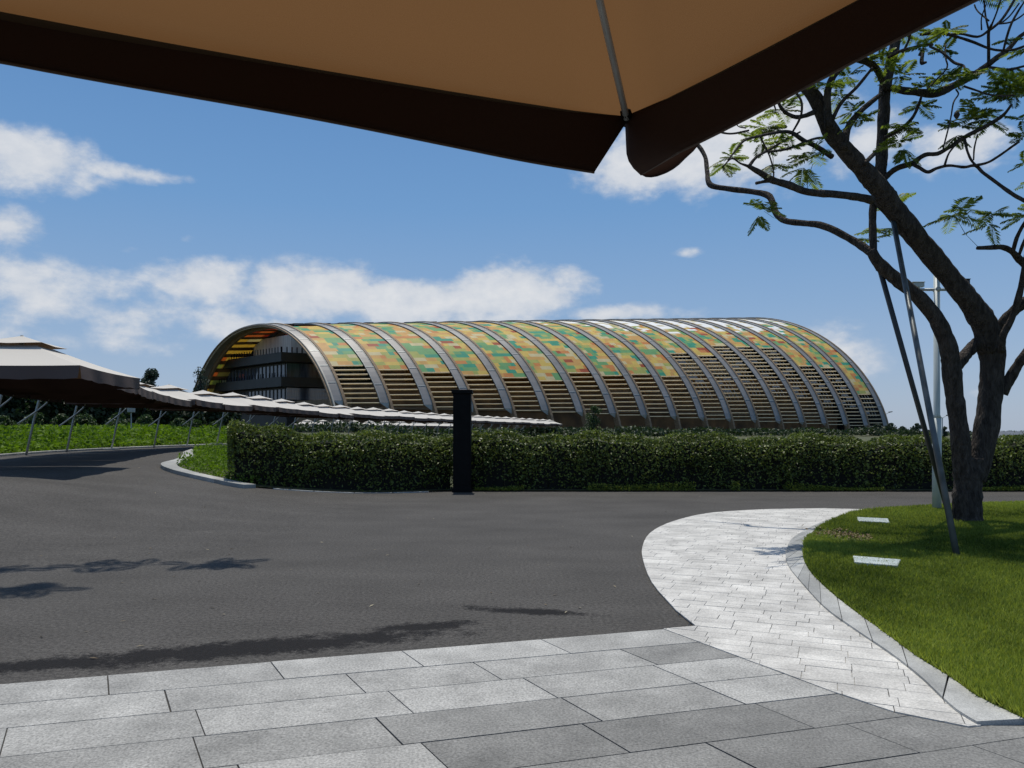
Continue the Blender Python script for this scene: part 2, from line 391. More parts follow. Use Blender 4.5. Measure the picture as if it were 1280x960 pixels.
paving(slab_poly, R(16.65), .415, (.86, 1.12), .012, [M['granite'], M['joint']], 'granite_pavement', 5, slab_tone, .009, -.22)
kl_px = [(1095,638),(1040,650),(995,672),(983,693),(985.6,710),(1006,736),(1032,764),(1070,792),(1111,820),(1149,850),(1179,879),(1197,895)]
kr_px = [(1100,638.5),(1062,644),(1025,661),(1008,676),(1004,695),(1010,714),(1029,736),(1062,764),(1100,792),(1145,826),(1186,852),(1224,879)]
KL = [flat(*p) for p in kl_px]+[(2.515,4.10)]
KR = [flat(*p) for p in kr_px]+[(2.80,4.13)]
pl_px = [(845,765),(815,730),(804,702),(803,685),(812,668),(835,655),(870,645),(905,640.5),(960,637.5),(1030,636.3)]
pav_poly = [(1.5,6.204)]+[tuple(p[:2]) for p in spline([flat(*p) for p in pl_px], 3)]+[tuple(p[:2]) for p in spline(KL[:12], 3)]+[(2.53,4.10),(2.45,4.085),(2.165,4.299),(1.954,4.645),(1.22,6.12)]
paving(pav_poly, R(-23), .155, (.28, .34), .019, [M['paver'], M['joint']], 'paver_path', 9, lambda r, u, v: r.uniform(.3, 1), .0045)

# kerb stones along the lawn
def kerb_strip(Lf, Rt, name, stone, z0, z1, mat, gap=.010):
    Lf = spline(Lf, 12); Rt = spline(Rt, 12); mb = MB(); tone = []
    ln = [0]
    for a, b in zip(Lf[:-1], Lf[1:]): ln.append(ln[-1]+np.linalg.norm(b-a))
    def samp(s):
        k = min(max(int(np.searchsorted(ln, s)), 1), len(Lf)-1); t = (s-ln[k-1])/max(1e-9, ln[k]-ln[k-1])
        return Lf[k-1]*(1-t)+Lf[k]*t, Rt[k-1]*(1-t)+Rt[k]*t
    s = 0
    while s < ln[-1]-.05:
        t = min(s+stone, ln[-1]); n = 5; tn = random.uniform(.2, 1)
        sec = [samp(s+gap+(t-s-2*gap)*i/(n-1)) for i in range(n)]
        vs = []
        for l, r in sec:
            gl = ground(*l); gr = ground(*r)
            vs += [(l[0],l[1],gl+z0),(r[0],r[1],gr+z0),(r[0],r[1],gr+z1),(l[0],l[1],gl+z1)]
        fs = [(0,1,2,3), tuple((n-1)*4+i for i in (3,2,1,0))]
        for i in range(n-1):
            for q in range(4):
                fs.append((i*4+q, (i+1)*4+q, (i+1)*4+(q+1) % 4, i*4+(q+1) % 4))
        mb.add(vs, fs); tone += [tn]*len(fs); s = t
    o = mb.build(name, mat, bevel=.008)
    a = o.data.attributes.new('tone', 'FLOAT', 'FACE'); a.data.foreach_set('value', tone)
    bm = bmesh.new(); bm.from_mesh(o.data); bmesh.ops.recalc_face_normals(bm, faces=bm.faces); bm.to_mesh(o.data); bm.free()
    return prop(o, kind='structure')
kerb_strip(KL, KR, 'kerb', .62, -.05, .036, M['kerb'])
# lawn
lawn_poly = [tuple(p) for p in spline(KR, 4)]+[(6,3.77),(24,2),(24,19.2),(18.5,18.4),(11.4,16.9),(9.2,16.3)]
bm = polymesh(lawn_poly, .035, cuts=False); prop(bm_obj(bm, 'lawn', M['lawn']), kind='structure')
def inside(poly, x, y):
    n = len(poly); c = np.zeros(len(x), bool); j = n-1
    for i in range(n):
        xi, yi = poly[i]; xj, yj = poly[j]
        c ^= ((yi > y) != (yj > y)) & (x < (xj-xi)*(y-yi)/((yj-yi) if yj != yi else 1e-9)+xi); j = i
    return c
def vnoise(x, y, s, seed=0):
    """cheap smooth noise 0..1"""
    r = np.random.default_rng(seed); v = 0*x
    for k in range(6):
        a = r.uniform(0, 6.28); f = s*r.uniform(.6, 1.8); v = v+np.sin((x*math.cos(a)+y*math.sin(a))*f+r.uniform(0, 6.28))
    return .5+v/7.0
n = 420000
yy = 3.6+(18.5-3.6)*rng.random(n)**1.35; xx = 2.4+rng.random(n)*(.72*yy)
bare = np.array(flat(1048, 672))
k = inside(lawn_poly, xx, yy) & (xx < .70*yy+.5)
db = np.hypot((xx-bare[0])*1.4, (yy-bare[1])*.9)
k &= ~((db < .62) & (rng.random(n) < .85))
xx, yy, db = xx[k], yy[k], db[k]; n = len(xx)
pn = vnoise(xx, yy, 2.2, 3); pn2 = vnoise(xx, yy, 6., 4)
h = (.022+.030*rng.random(n)+.018*pn)*(1+.01*yy); w = .0045+.0006*yy
ang = rng.random(n)*6.283; lean = rng.normal(size=(n, 2))*.022
base = np.stack([xx, yy, np.full(n, .034)], 1); wd = np.stack([np.cos(ang)*w, np.sin(ang)*w, 0*w], 1)
tip = base+np.stack([lean[:, 0], lean[:, 1], h], 1)
tris = np.stack([base-wd, base+wd, tip], 1).reshape(-1, 3)
tone = np.clip(-.05+.75*vnoise(xx, yy, .9, 14)+.25*pn+.25*pn2+.45*(rng.random(n)-.5), 0, 1)
prop(link('lawn_grass', np_mesh('lawn_grass', tris, 3, tone), M['grass']), 'short green mown grass covering the lawn round the tree', 'grass', kind='stuff')
# leaf litter in the bare patch
n = 260; P = np.stack([bare[0]+.12+rng.normal(size=n)*.2, bare[1]+rng.normal(size=n)*.36, .045+rng.random(n)*.02], 1)
prop(link('leaf_litter', np_mesh('leaf_litter', leaf_quads(P, .07, .03, np.array((0,0,1.)), 2), 4, rng.random(n)),
     leafmat('dry_leaf', (.10,.065,.03), (.24,.17,.09), .8, .1)), 'dry brown leaf litter on a bare patch at the lawn edge', 'leaf litter', kind='stuff')

# fallen leaves and grit on the road
n = 170; y = 5.0+15*rng.random(n)**1.2; x = rng.uniform(-.66, .5, n)*y; m_ = rng.random(n) < .45; y = np.where(m_, rng.uniform(19.6, 20.4, n), y)
k = ~inside(pav_poly, x, y) & ~inside(lawn_poly, x, y) & ((y-6.2) > (x-1.5)*.2996+.05); x, y = x[k], y[k]
P = np.stack([x, y, gv(x, y)+.008 if 'gv' in globals() else np.vectorize(ground)(x, y)+.008], 1)
prop(link('fallen_leaves', np_mesh('fallen_leaves', leaf_quads(P, .035+.03*rng.random(len(x)), .018, np.array((0,0,1.)), 6), 4, rng.random(len(x))), leafmat('fallen_leaf', (.09,.06,.03), (.33,.29,.2), .8, .1)), 'small dry fallen leaves scattered over the asphalt', 'fallen leaves', kind='stuff')

# ---- planted bed at the left, its kerb, soil strip below the hedges
bed = right_near+[(-15.0,36.0),(-6,36),(-5.2,20.0)]
prop(bm_obj(polymesh(bed, .03), 'planting_bed', M['soil'], smooth=True), kind='structure')
rn = [(-6.4,18.15)]+right_near+[(-15.2,36.0)]
kin = []
for i, p in enumerate(rn):
    a = np.array(rn[max(0, i-1)]); b = np.array(rn[min(len(rn)-1, i+1)]); d = (b-a)/np.linalg.norm(b-a); kin.append(tuple(np.array(p)+np.array((d[1], -d[0]))*.42))
kerb_strip(rn, kin, 'kerb', 1.0, -.05, .10, M['kerb'])
strip = [(-6.6,18.5),(-1.9,20.45),(-1.0,20.42),(30,20.42),(30,23.5),(-7,23.5),(-7.2,18.9)]
prop(bm_obj(polymesh(strip, .035), 'hedge_soil', M['soil'], smooth=True), kind='structure')
kf = [(-5.9,18.72),(-4.0,19.44),(-2.2,20.16)]; kb = [(x-.03, y+.08) for x, y in kf]
kerb_strip(kf, kb, 'kerb', 1.0, -.05, .025, M['kerb'])
# field edge kerb
fl = left_edge[:]; fo = []
for s in np.arange(0, 90, 4.0):
    p, d = along(s); nrm = np.array((-d[1], d[0])); fo.append(tuple(p+nrm*3.4))
kerb_strip(fl, fo, 'kerb', 1.2, -.05, .08, M['kerb'])

def stuff_leaves(name, P, L, W, mat, label, cat, tone=None, nrm=(0,0,1.), bias=.6):
    t = rng.random(len(P)) if tone is None else tone
    return prop(link(name, np_mesh(name, leaf_quads(P, L, W, np.array(nrm), bias), 4, t), mat), label, cat, kind='stuff')
gv = np.vectorize(ground)
# bed ground cover
n = 52000; x = rng.uniform(-16, -4.5, n); y = rng.uniform(18, 36, n); k = inside([(px_+.35, py_+.2) for px_, py_ in bed], x, y); x, y = x[k], y[k]
hh = .10+.34*vnoise(x, y, 2.5, 8); P = np.stack([x, y, gv(x, y)+hh*rng.random(len(x))**.7], 1)
stuff_leaves('ground_cover', P, .10, .045, M['crop'], 'bright green leafy ground cover beside the kerb left of the hedge', 'ground cover', np.clip(rng.random(len(x))*.8+.1, 0, 1))
# crop field
fpoly = [p for p in fo]+[(-30,80),(-80,80),(-60,40),(-22,12),(-16.6,14.5)]
n = 90000; y = 14+66*rng.random(n)**1.15; x = -14-rng.random(n)*(.52*y+4); k = inside(fpoly, x, y); x, y = x[k], y[k]
row = .65+.35*np.sin((x*.5+y*.86)*5.0)
hh = (.28+.42*row*vnoise(x, y, .9, 12)+.0005*y); P = np.stack([x, y, gv(x, y)-.05+hh*rng.random(len(x))**.6], 1)
L_ = .13+.0035*y
stuff_leaves('crop_plants', P, L_, L_*.5, M['crop'], 'rows of bright green leafy crops in the field left of the path', 'crops', np.clip(rng.random(len(x))*.7+.3*vnoise(x, y, .5, 2), 0, 1))
# weeds at the hedge foot
n = 9000; x = rng.uniform(-1.0, 18, n); y = 20.40+rng.random(n)**2*.35; k = vnoise(x, y*0, 2.3, 5) > .42; x, y = x[k], y[k]
P = np.stack([x, y, gv(x, y)+.04+.20*rng.random(len(x))**1.6*(vnoise(x, y*0, 1.1, 6)+.2)], 1)
stuff_leaves('weeds', P, .08, .022, M['grass'], 'thin strip of weeds and grass along the hedge foot', 'weeds', nrm=(0,-.5,.3))

# ------------------------------------------------------------------ hedges
def hedge(name, a, b, depth, h0, h1, label, dens=900):
    a = np.array(a, float); b = np.array(b, float); Ln = np.linalg.norm(b-a); d = (b-a)/Ln; nrm = np.array((-d[1], d[0]))
    root = empty(name, (a[0], a[1], ground(*a))); prop(root, label, 'hedge', 'clipped hedges behind the road')
    def hgt(u): return h0+(h1-h0)*u/Ln
    pts = []; out = []
    def face(cnt, fn, n3):
        r = rng.random((cnt, 3)); p = fn(r); pts.append(p); out.append(np.broadcast_to(np.array(n3, float), (cnt, 3)))
    def xyz(u, v, w):                              # u along, v back from front, w 0..1 of height
        X = a[0]+d[0]*u+nrm[0]*v; Y = a[1]+d[1]*u+nrm[1]*v; g = gv(X, Y)
        bulge = .05*np.sin(u*2.1)+.04*np.sin(u*5.3+1.)
        z = g+.05+w*(hgt(u)+bulge*1.5-.05)
        return np.stack([X, Y, z], 1)
    bul = lambda u, w: .06*vnoise(u, w*3, 2.2, 21)
    face(int(Ln*1.5*dens), lambda r: xyz(r[:,0]*Ln, r[:,1]**1.5*.22-bul(r[:,0]*Ln, r[:,2])-.03*(r[:,2] < .1)+.42*np.maximum(0, (r[:,2]-.72)/.28)**2.2, r[:,2]), (-nrm[0], -nrm[1], .45))
    face(int(Ln*depth*dens*.8), lambda r: xyz(r[:,0]*Ln, .3+r[:,1]*(depth-.3), 1.02-r[:,2]**1.5*.14+.05*(vnoise(r[:,0]*Ln, r[:,1]*depth, 4., 31)-.5)), (0, 0, 1))
    for u0, sg in ((0, -1), (Ln, 1)):
        face(int(depth*1.5*dens), lambda r: xyz(u0-sg*(r[:,0]**1.5*.2-.04), r[:,1]*depth, r[:,2]), (sg*d[0], sg*d[1], .3))
    # loose shoots above the top
    face(int(Ln*55), lambda r: xyz(r[:,0]*Ln, .25+r[:,1]*depth*.5, 1.0+.09*r[:,2]**2), (0, 0, .4))
    P = np.concatenate(pts); Nn = np.concatenate(out)
    hrel = (P[:, 2]-gv(P[:, 0], P[:, 1]))/1.4; keep = rng.random(len(P)) < np.clip(.18+.95*hrel+.5*(vnoise(P[:, 0], P[:, 2]*1.5, 2.6, 41)-.5), .12, 1)
    P = P[keep]; Nn = Nn[keep]+np.array((0, 0, .35)); n = len(P)
    Nn = Nn*.9+rng.normal(size=(n, 3))*.0
    q = leaf_quads(P-np.array(root.location), .062+.045*rng.random(n), .034+.020*rng.random(n), Nn, .75)
    tone = np.clip(rng.beta(2, 3, n)+.12*(vnoise(P[:, 0], P[:, 2]*2, 3., 9)-.5), 0, 1)
    link('foliage', np_mesh('foliage', q, 4, tone), M['hedge'], root)
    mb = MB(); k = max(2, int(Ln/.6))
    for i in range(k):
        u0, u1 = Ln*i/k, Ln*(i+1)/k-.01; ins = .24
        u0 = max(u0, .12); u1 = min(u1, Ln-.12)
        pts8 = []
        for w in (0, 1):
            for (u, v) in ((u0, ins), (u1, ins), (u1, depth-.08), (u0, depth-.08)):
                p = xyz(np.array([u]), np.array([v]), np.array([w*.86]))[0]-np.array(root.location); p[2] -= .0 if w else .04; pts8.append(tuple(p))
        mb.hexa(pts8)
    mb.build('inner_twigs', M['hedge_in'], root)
hedge('hedge', (-6.95,18.70), (-1.50,20.72), 1.3, 1.42, 1.52, 'dense clipped green hedge section left of the black pillar, above a thin kerb')
hedge('hedge', (-1.40,20.62), (19.0,20.62), 1.3, 1.53, 1.31, 'long dense clipped green hedge right of the black pillar, running behind the tree')

# ------------------------------------------------------------------ black pillar
px_ = (578-640)/F*20.35
root = prop(empty('pillar', (px_, 20.35, ground(px_, 20.35))), 'square black pillar with flat cap standing between the two hedges', 'pillar')
mb = MB(); mb.box(-.235,.235,-.235,.235,-.05,2.62); mb.build('shaft', M['black'], root, bevel=.012)
mb = MB(); mb.box(-.19,.19,-.243,-.234,.2,2.5); mb.build('face_panel', M['black'], root, bevel=.004)
mb = MB(); mb.box(-.275,.275,-.275,.275,2.62,2.72); mb.build('cap', M['black'], root, bevel=.01)
mb = MB(); mb.box(-.26,.26,-.26,.26,.0,.12); mb.build('base', M['black'], root, bevel=.01)

# ------------------------------------------------------------------ parasol row
PZ, EZ, SZ, VH = 3.20, 2.46, 4.1, .29          # peak and eave above the ground, side, valance
def parasol_row_proto():
    root = empty('cantilever_parasol', (0,0,0))
    hs = SZ/2
    # canopy: four sagging panels, x = across the path (post at -x... +x), y = along
    mb = MB(); vz = .52; n = 7
    def ring(f):                               # f 0 at vent edge..1 at eave
        hw = vz+(hs-vz)*f; z = EZ+(PZ-.16-EZ)*(1-f)-.035*math.sin(math.pi*f)
        return hw, z
    rows = 6
    for q in range(4):
        ca, sa = [(1,0),(0,1),(-1,0),(0,-1)][q]
        vs = []; 
        for r in range(rows+1):
            hw, z = ring(r/rows)
            for i in range(n+1):
                t = -1+2*i/n; sag = -.03*(1-t*t)*(r/rows)
                x, y = hw*(1-.012*(1-t*t)), hw*t; vs.append((x*ca-y*sa, x*sa+y*ca, z+sag))
        fs = [(r*(n+1)+i, (r+1)*(n+1)+i, (r+1)*(n+1)+i+1, r*(n+1)+i+1) for r in range(rows) for i in range(n)]
        mb.add(vs, fs)
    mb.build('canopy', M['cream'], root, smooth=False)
    mb = MB(); w = .74
    for q in range(4):
        ca, sa = [(1,0),(0,1),(-1,0),(0,-1)][q]; vs = []
        for r, (hw, z) in enumerate(((.04, PZ+.10), (.34, PZ-.005), (w, PZ-.11))):
            for t in (-1, 0, 1): vs.append((hw*ca-hw*t*sa, hw*sa+hw*t*ca, z-.015*(1-t*t)*r))
        mb.add(vs, [(r*3+i, (r+1)*3+i, (r+1)*3+i+1, r*3+i+1) for r in range(2) for i in range(2)])
    mb.build('vent_canopy', M['cream'], root)
    mb = MB(); mb.tube([(0,0,PZ+.06),(0,0,PZ+.13)], [.06,.03], 8); mb.build('finial', M['cream'], root)
    mb = MB()
    for q in range(4):                         # valance, each side a gently waving strip
        ca, sa = [(1,0),(0,1),(-1,0),(0,-1)][q]; vs = []; m_ = 14
        for r in range(4):
            for i in range(m_+1):
                t = -1+2*i/m_; o = hs*(1-.012*(1-t*t))+(.035*math.sin(i*1.3+q)+.02)*(r/3); z = EZ-.03*(1-t*t)-VH*(r/3)-.012*math.sin(i*2.1+q*2)*(r/3)
                x, y = o, (hs-.03*(r/3))*t; vs.append((x*ca-y*sa, x*sa+y*ca, z))
        mb.add(vs, [(r*(m_+1)+i, (r+1)*(m_+1)+i, (r+1)*(m_+1)+i+1, r*(m_+1)+i+1) for r in range(3) for i in range(m_)])
    mb.build('valance', M['brownval'], root, smooth=True)
    for sx, sy in ((1,1),(1,-1),(-1,1),(-1,-1)):
        r_ = MB(); r_.tube([(.05*sx,.05*sy,PZ-.2),(hs*.98*sx,hs*.98*sy,EZ-.02)], .016, 6); r_.build('rib', M['steel'], root)
    b = -2.85
    mb = MB(); mb.tube([(b,0,0),(b+.30,0,1.45),(b+.55,0,2.5),(b+.62,0,2.62)], [.042,.042,.04,.04], 8); mb.build('post', M['steel'], root, smooth=True)
    mb = MB(); mb.tube(spline([(b-.25,-.06,1.28),(b+.12,-.06,1.55),(b+.62,-.06,1.95),(b+.82,-.06,2.2),(b+.86,-.06,2.66)], 4), .03, 6); mb.build('crank_arm', M['steel'], root, smooth=True)
    mb = MB(); mb.tube([(b+.5,-.02,2.60),(b+.86,-.02,2.68),(-.9,0,2.75),(0,0,2.92)], .04, 6); mb.tube([(0,0,2.85),(0,0,PZ-.04)], .05, 8)
    mb.build('beam', M['steel'], root)
    mb = MB(); mb.box(b-.3,b+.3,-.3,.3,0,.05); mb.build('base_plate', M['steel'], root, bevel=.01)
    return root
def children(o): return [c for c in bpy.data.objects if c.parent == o]
def copy_tree(o):
    c = o.copy(); COL.objects.link(c)
    for ch in children(o):
        d = ch.copy(); COL.objects.link(d); d.parent = c
    return c
ORD = ['first','second','third','fourth','fifth','sixth','seventh','eighth','ninth','tenth','eleventh','twelfth','thirteenth','fourteenth','fifteenth','sixteenth','seventeenth','eighteenth','nineteenth','twentieth','twenty-first','twenty-second','twenty-third','twenty-fourth','twenty-fifth','twenty-sixth','twenty-seventh','twenty-eighth','twenty-ninth','thirtieth','thirty-first','thirty-second','thirty-third','thirty-fourth','thirty-fifth','thirty-sixth']
proto = parasol_row_proto(); spots = []
s = 0
while s < acc[-1]-1:
    spots.append(along(s)); s += 4.22
for i, (p, d) in enumerate(spots):
    o = proto if i == 0 else copy_tree(proto)
    o.location = (p[0], p[1], .7+random.uniform(-.07, .07)); o.rotation_euler = (R(random.uniform(-1,1)), R(random.uniform(-1,1)), math.atan2(d[1], d[0])-math.pi/2+R(random.uniform(-3,3)))
    if i == 0:
        o.location.x += .45; o.location.z = .60; o.rotation_euler = (0, 0, math.atan2(d[1], d[0])-math.pi/2-R(9))
    if i == 0: lb = 'nearest cream parasol with brown valance at the left edge, largest of the row'
    elif i == len(spots)-1: lb = 'smallest and farthest cream parasol, at the right end of the curving row'
    else: lb = 'cream parasol with brown valance, %s from the left near end of the curving row' % ORD[i]
    prop(o, lb, 'parasol', 'cream parasols along the curving path')
# second row, far behind, just showing above the hedge
nrow = 10
for i in range(nrow):
    px_ = 384+i*19.5; Y = 142+1.2*i; o = copy_tree(proto)
    o.location = ((px_-640)/F*Y, Y, .62-.03*i); o.rotation_euler = (0, 0, R(-62))
    prop(o, 'tiny cream canopy just above the hedge under the long row, %s from the left' % ORD[i], 'parasol', 'far second row of cream parasols')

# ------------------------------------------------------------------ parasol over the viewer
E_ = Vector((.353, 2.31, 2.55)); dl = Vector((-.911, -.412, 0)); dr = Vector((.497, -.868, 0)); SL = 3.6
ctr = E_+dl*SL*.5+dr*SL*.5; peak = Vector((ctr.x, ctr.y, 3.42))
c_l = E_+dl*SL; c_r = E_+dr*SL; c_o = E_+dl*SL+dr*SL
root = prop(empty('large_parasol', (c_o.x, c_o.y, 0)), 'tan parasol with dark valance overhead across the top of the view', 'parasol')
o0 = Vector(root.location)
mb = MB()
for a, b in ((E_, c_l), (c_l, c_o), (c_o, c_r), (c_r, E_)):
    vs = []; n = 20; FR = [0,.1,.2,.3,.4,.5,.6,.7,.78,.85,.90,.93,.95,.965,.978,.99,1.0]; rows = len(FR)-1
    for r in range(rows+1):
        for i in range(n+1):
            t = i/n; f = FR[r]; q = peak.lerp(a.lerp(b, t), f); q.z -= .045*max(0, (f-.93)/.07)**2*math.sqrt(max(0, 4*t*(1-t)))+.05*math.sin(math.pi*f)*(4*t*(1-t))+.004*math.sin(9*t+5*f)*math.sin(math.pi*t)+.02*math.sin(math.pi*t)*f
            vs.append(q-o0)
    mb.add(vs, [(r*(n+1)+i, (r+1)*(n+1)+i, (r+1)*(n+1)+i+1, r*(n+1)+i+1) for r in range(rows) for i in range(n)])
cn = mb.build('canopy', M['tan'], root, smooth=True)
bm = bmesh.new(); bm.from_mesh(cn.data); bmesh.ops.remove_doubles(bm, verts=bm.verts, dist=.0005); bmesh.ops.recalc_face_normals(bm, faces=bm.faces)
if sum(f.normal.z for f in bm.faces) < 0: bmesh.ops.reverse_faces(bm, faces=bm.faces)
bm.to_mesh(cn.data); bm.free()
def strip_val(A, d, cut, drop0, drop1, curl=False):
    mb = MB(); vs = []; n = 60; rows = 8
    out = Vector((d.y, -d.x, 0)); 
    if out.dot(A-ctr) < 0: out = -out
    for r in range(rows+1):
        f = r/rows
        for i in range(n+1):
            s_ = SL*(i/n)**1.3; dp = drop0+(drop1-drop0)*min(1, s_/1.6)
            p = A+d*(s_+(cut*f*max(0, 1-s_/.5)))+Vector((0, 0, -dp*f+.0-.02*math.sin(math.pi*min(1, s_/SL))))
            p += out*(.010*math.sin(s_*5)*f-.010)+Vector((0,0,.004*(1-f)))
            if curl and s_ < .22 and f > .6:
                k = ((f-.6)/.4)**2*(1-s_/.22); p += out*(.05*k)+Vector((0, 0, .012*k))
            vs.append(p-o0)
    mb.add(vs, [(r*(n+1)+i, r*(n+1)+i+1, (r+1)*(n+1)+i+1, (r+1)*(n+1)+i) for r in range(rows) for i in range(n)])
    o = mb.build('valance', M['val2'], root, smooth=True, solid=.003)
    if curl:
        e_ = [Vector(vs[rows*(n+1)+i]) for i in range(0, 10)]; c_ = MB(); cv = []
        for r in range(5):
            for i, p in enumerate(e_):
                t = i/9; w_ = math.sin(math.pi*t)**.8; a_ = r/4*2.6
                cv.append(p+out*(.034*w_*math.sin(a_))-Vector((0,0,.014*w_*(1-math.cos(a_))))-Vector((0,0,.001)))
        c_.add(cv, [(r*10+i, r*10+i+1, r*10+i+11, r*10+i+10) for r in range(4) for i in range(9)])
        c_.build('fold', M['val2'], o, smooth=True)
    h_ = MB(); base = rows*(n+1)
    h_.tube([Vector(vs[base+i]) for i in range(0, n+1)], .0035, 6)
    h_.build('hem', simple('hem_tape', (.09,.07,.06), (.05,.04,.035), 20, .8), o)
strip_val(E_, dl, .125, .182, .128)
strip_val(E_, dr, .012, .176, .120, curl=True)
strip_val(c_o, (c_l-c_o).normalized(), .0, .17, .17); strip_val(c_o, (c_r-c_o).normalized(), .0, .17, .17)
for c in (E_, c_l, c_r, c_o):
    mb = MB(); mb.tube([peak-Vector((0,0,.1))-o0, c+(peak-c)*.012-Vector((0,0,.018))-o0], .010, 10); mb.build('rib', M['steel'], root, smooth=True)
    m2 = MB(); dd = (peak-c).normalized(); m2.tube([c-dd*.012-o0, c+dd*.05-Vector((0,0,.012))-o0], [.020,.017], 8); m2.build('corner_cap', M['black'], root, smooth=True)
mb = MB(); mb.tube(spline([(0,0,0),(-.05,-.05,1.5),(.1,.1,2.9),(.5,.6,3.6),(peak.x-o0.x,peak.y-o0.y,3.62),(peak.x-o0.x,peak.y-o0.y,3.35)], 5), .045, 10)
mb.build('post', M['steel'], root, smooth=True)
mb = MB(); mb.box(-.45,.45,-.45,.45,.02,.12); mb.build('base_plate', M['dgrey'], root, bevel=.02)

# ------------------------------------------------------------------ exhibition hall (vault of arches)
TH = .77; U = np.array((math.cos(TH), -math.sin(TH)))
NB = 18
def near(i): t = i/18; return np.array((-35.4+(129.1+35.4)*t, 165+96*t))
AX = (near(18)-near(0)); AX = AX/np.linalg.norm(AX); G0 = .5
def par(i): t = i/18; return 39.2+(57.8-39.2)*t, 27.85+(45.6-27.85)*t
def arch(i, ph, out=0.0):
    """point on the vault: ph 0 near foot .. pi far foot, moved outward by out metres"""
    a, h = par(i); c = near(i)-U*a
    def pt(p):
        t = math.cos(p); return a*t, h*max(0, 1-abs(t)**2.24)**.636
    x, z = pt(ph)
    if out:
        e = .01; x0, z0 = pt(max(0, ph-e)); x1, z1 = pt(min(math.pi, ph+e)); tx, tz = x1-x0, z1-z0; l = math.hypot(tx, tz)
        x += out*tz/l; z += -out*tx/l
    return Vector((c[0]+U[0]*x, c[1]+U[1]*x, G0+z))
def ph_for_py(i, py):
    lo, hi = 0.0, math.pi/2
    for _ in range(40):
        m = (lo+hi)/2; p = arch(i, m); y = HY-F*(p.z-H)/p.y
        if y > py: lo = m
        else: hi = m
    return lo
def ph_for_z(i, z):
    lo, hi = 0.0, math.pi/2
    for _ in range(40):
        m = (lo+hi)/2
        if arch(i, m).z < z: lo = m
        else: hi = m
    return lo
hall = prop(empty('exhibition_hall', (near(0)[0], near(0)[1], G0)), 'long vaulted hall of timber arches with coloured glass roof behind the hedge', 'building')
h0 = Vector(hall.location)
def sweep(i0, i1, o0_, o1_, p0, p1, n, mb, m=0):
    vs = []
    for k in range(n+1):
        ph = p0+(p1-p0)*k/n
        vs += [arch(i0, ph, o0_)-h0, arch(i1, ph, o0_)-h0, arch(i1, ph, o1_)-h0, arch(i0, ph, o1_)-h0]
    fs = [(0,3,2,1), tuple(n*4+q for q in (0,1,2,3))]
    for k in range(n):
        for q in range(4): fs.append((k*4+q, k*4+(q+1) % 4, (k+1)*4+(q+1) % 4, (k+1)*4+q))
    mb.add(vs, fs, m)
eave = lambda i: ph_for_z(i, 8.4-.27*i)
for i in range(NB+1):
    mb = MB(); sweep(i-.004, i+.056, -.95, .5, 0, math.pi, 56, mb); mb.build('arch_rib', M['wood'], hall)
    mb = MB(); e = eave(i); sweep(i-.20, i-.008, .10, .26, e, math.pi-e, 56, mb)
    bo = mb.build('roof_band', M['band'], hall)
    # cross bars of the band and its bent foot
    mb = MB(); sweep(i-.202, i-.194, .24, .34, e, math.pi-e, 56, mb); sweep(i-.016, i-.008, .24, .34, e, math.pi-e, 56, mb)
    for k in range(1, 16):
        ph = e+(math.pi-2*e)*k/16; sweep(i-.20, i-.008, .27, .33, ph-.003, ph+.003, 1, mb)
    p_a, p_b = arch(i-.20, e, .2)-h0, arch(i-.008, e, .2)-h0; q = arch(i+.03, e*.86, -.4)-h0
    mb.add([p_a, p_b, q, arch(i-.20, e, .06)-h0, arch(i-.008, e, .06)-h0, q-Vector((0,0,.2))], [(0,1,2),(5,4,3),(0,2,5,3),(1,4,5,2),(0,3,4,1)])
    mb.build('band_frame', M['steel'], bo)
mb = MB(); sweep(-.228, -.202, -.45, .42, .04, math.pi-.04, 56, mb); mb.build('end_trim', M['trim'], hall)
mb = MB(); sweep(-.266, -.228, -.2, .1, .04, math.pi-.04, 56, mb); mb.build('end_trim', M['wood'], hall)
BY = [456,461,464.5,468,471,475,465,468.5,467,469.6,441,444,431.6,433,434.5,456.7,459,492]
def hashn(x, y): return .5+.5*math.sin(x*1.7+1.3*math.sin(y*1.1+.4)+y*.9+2*math.sin(x*.37-y*.53))
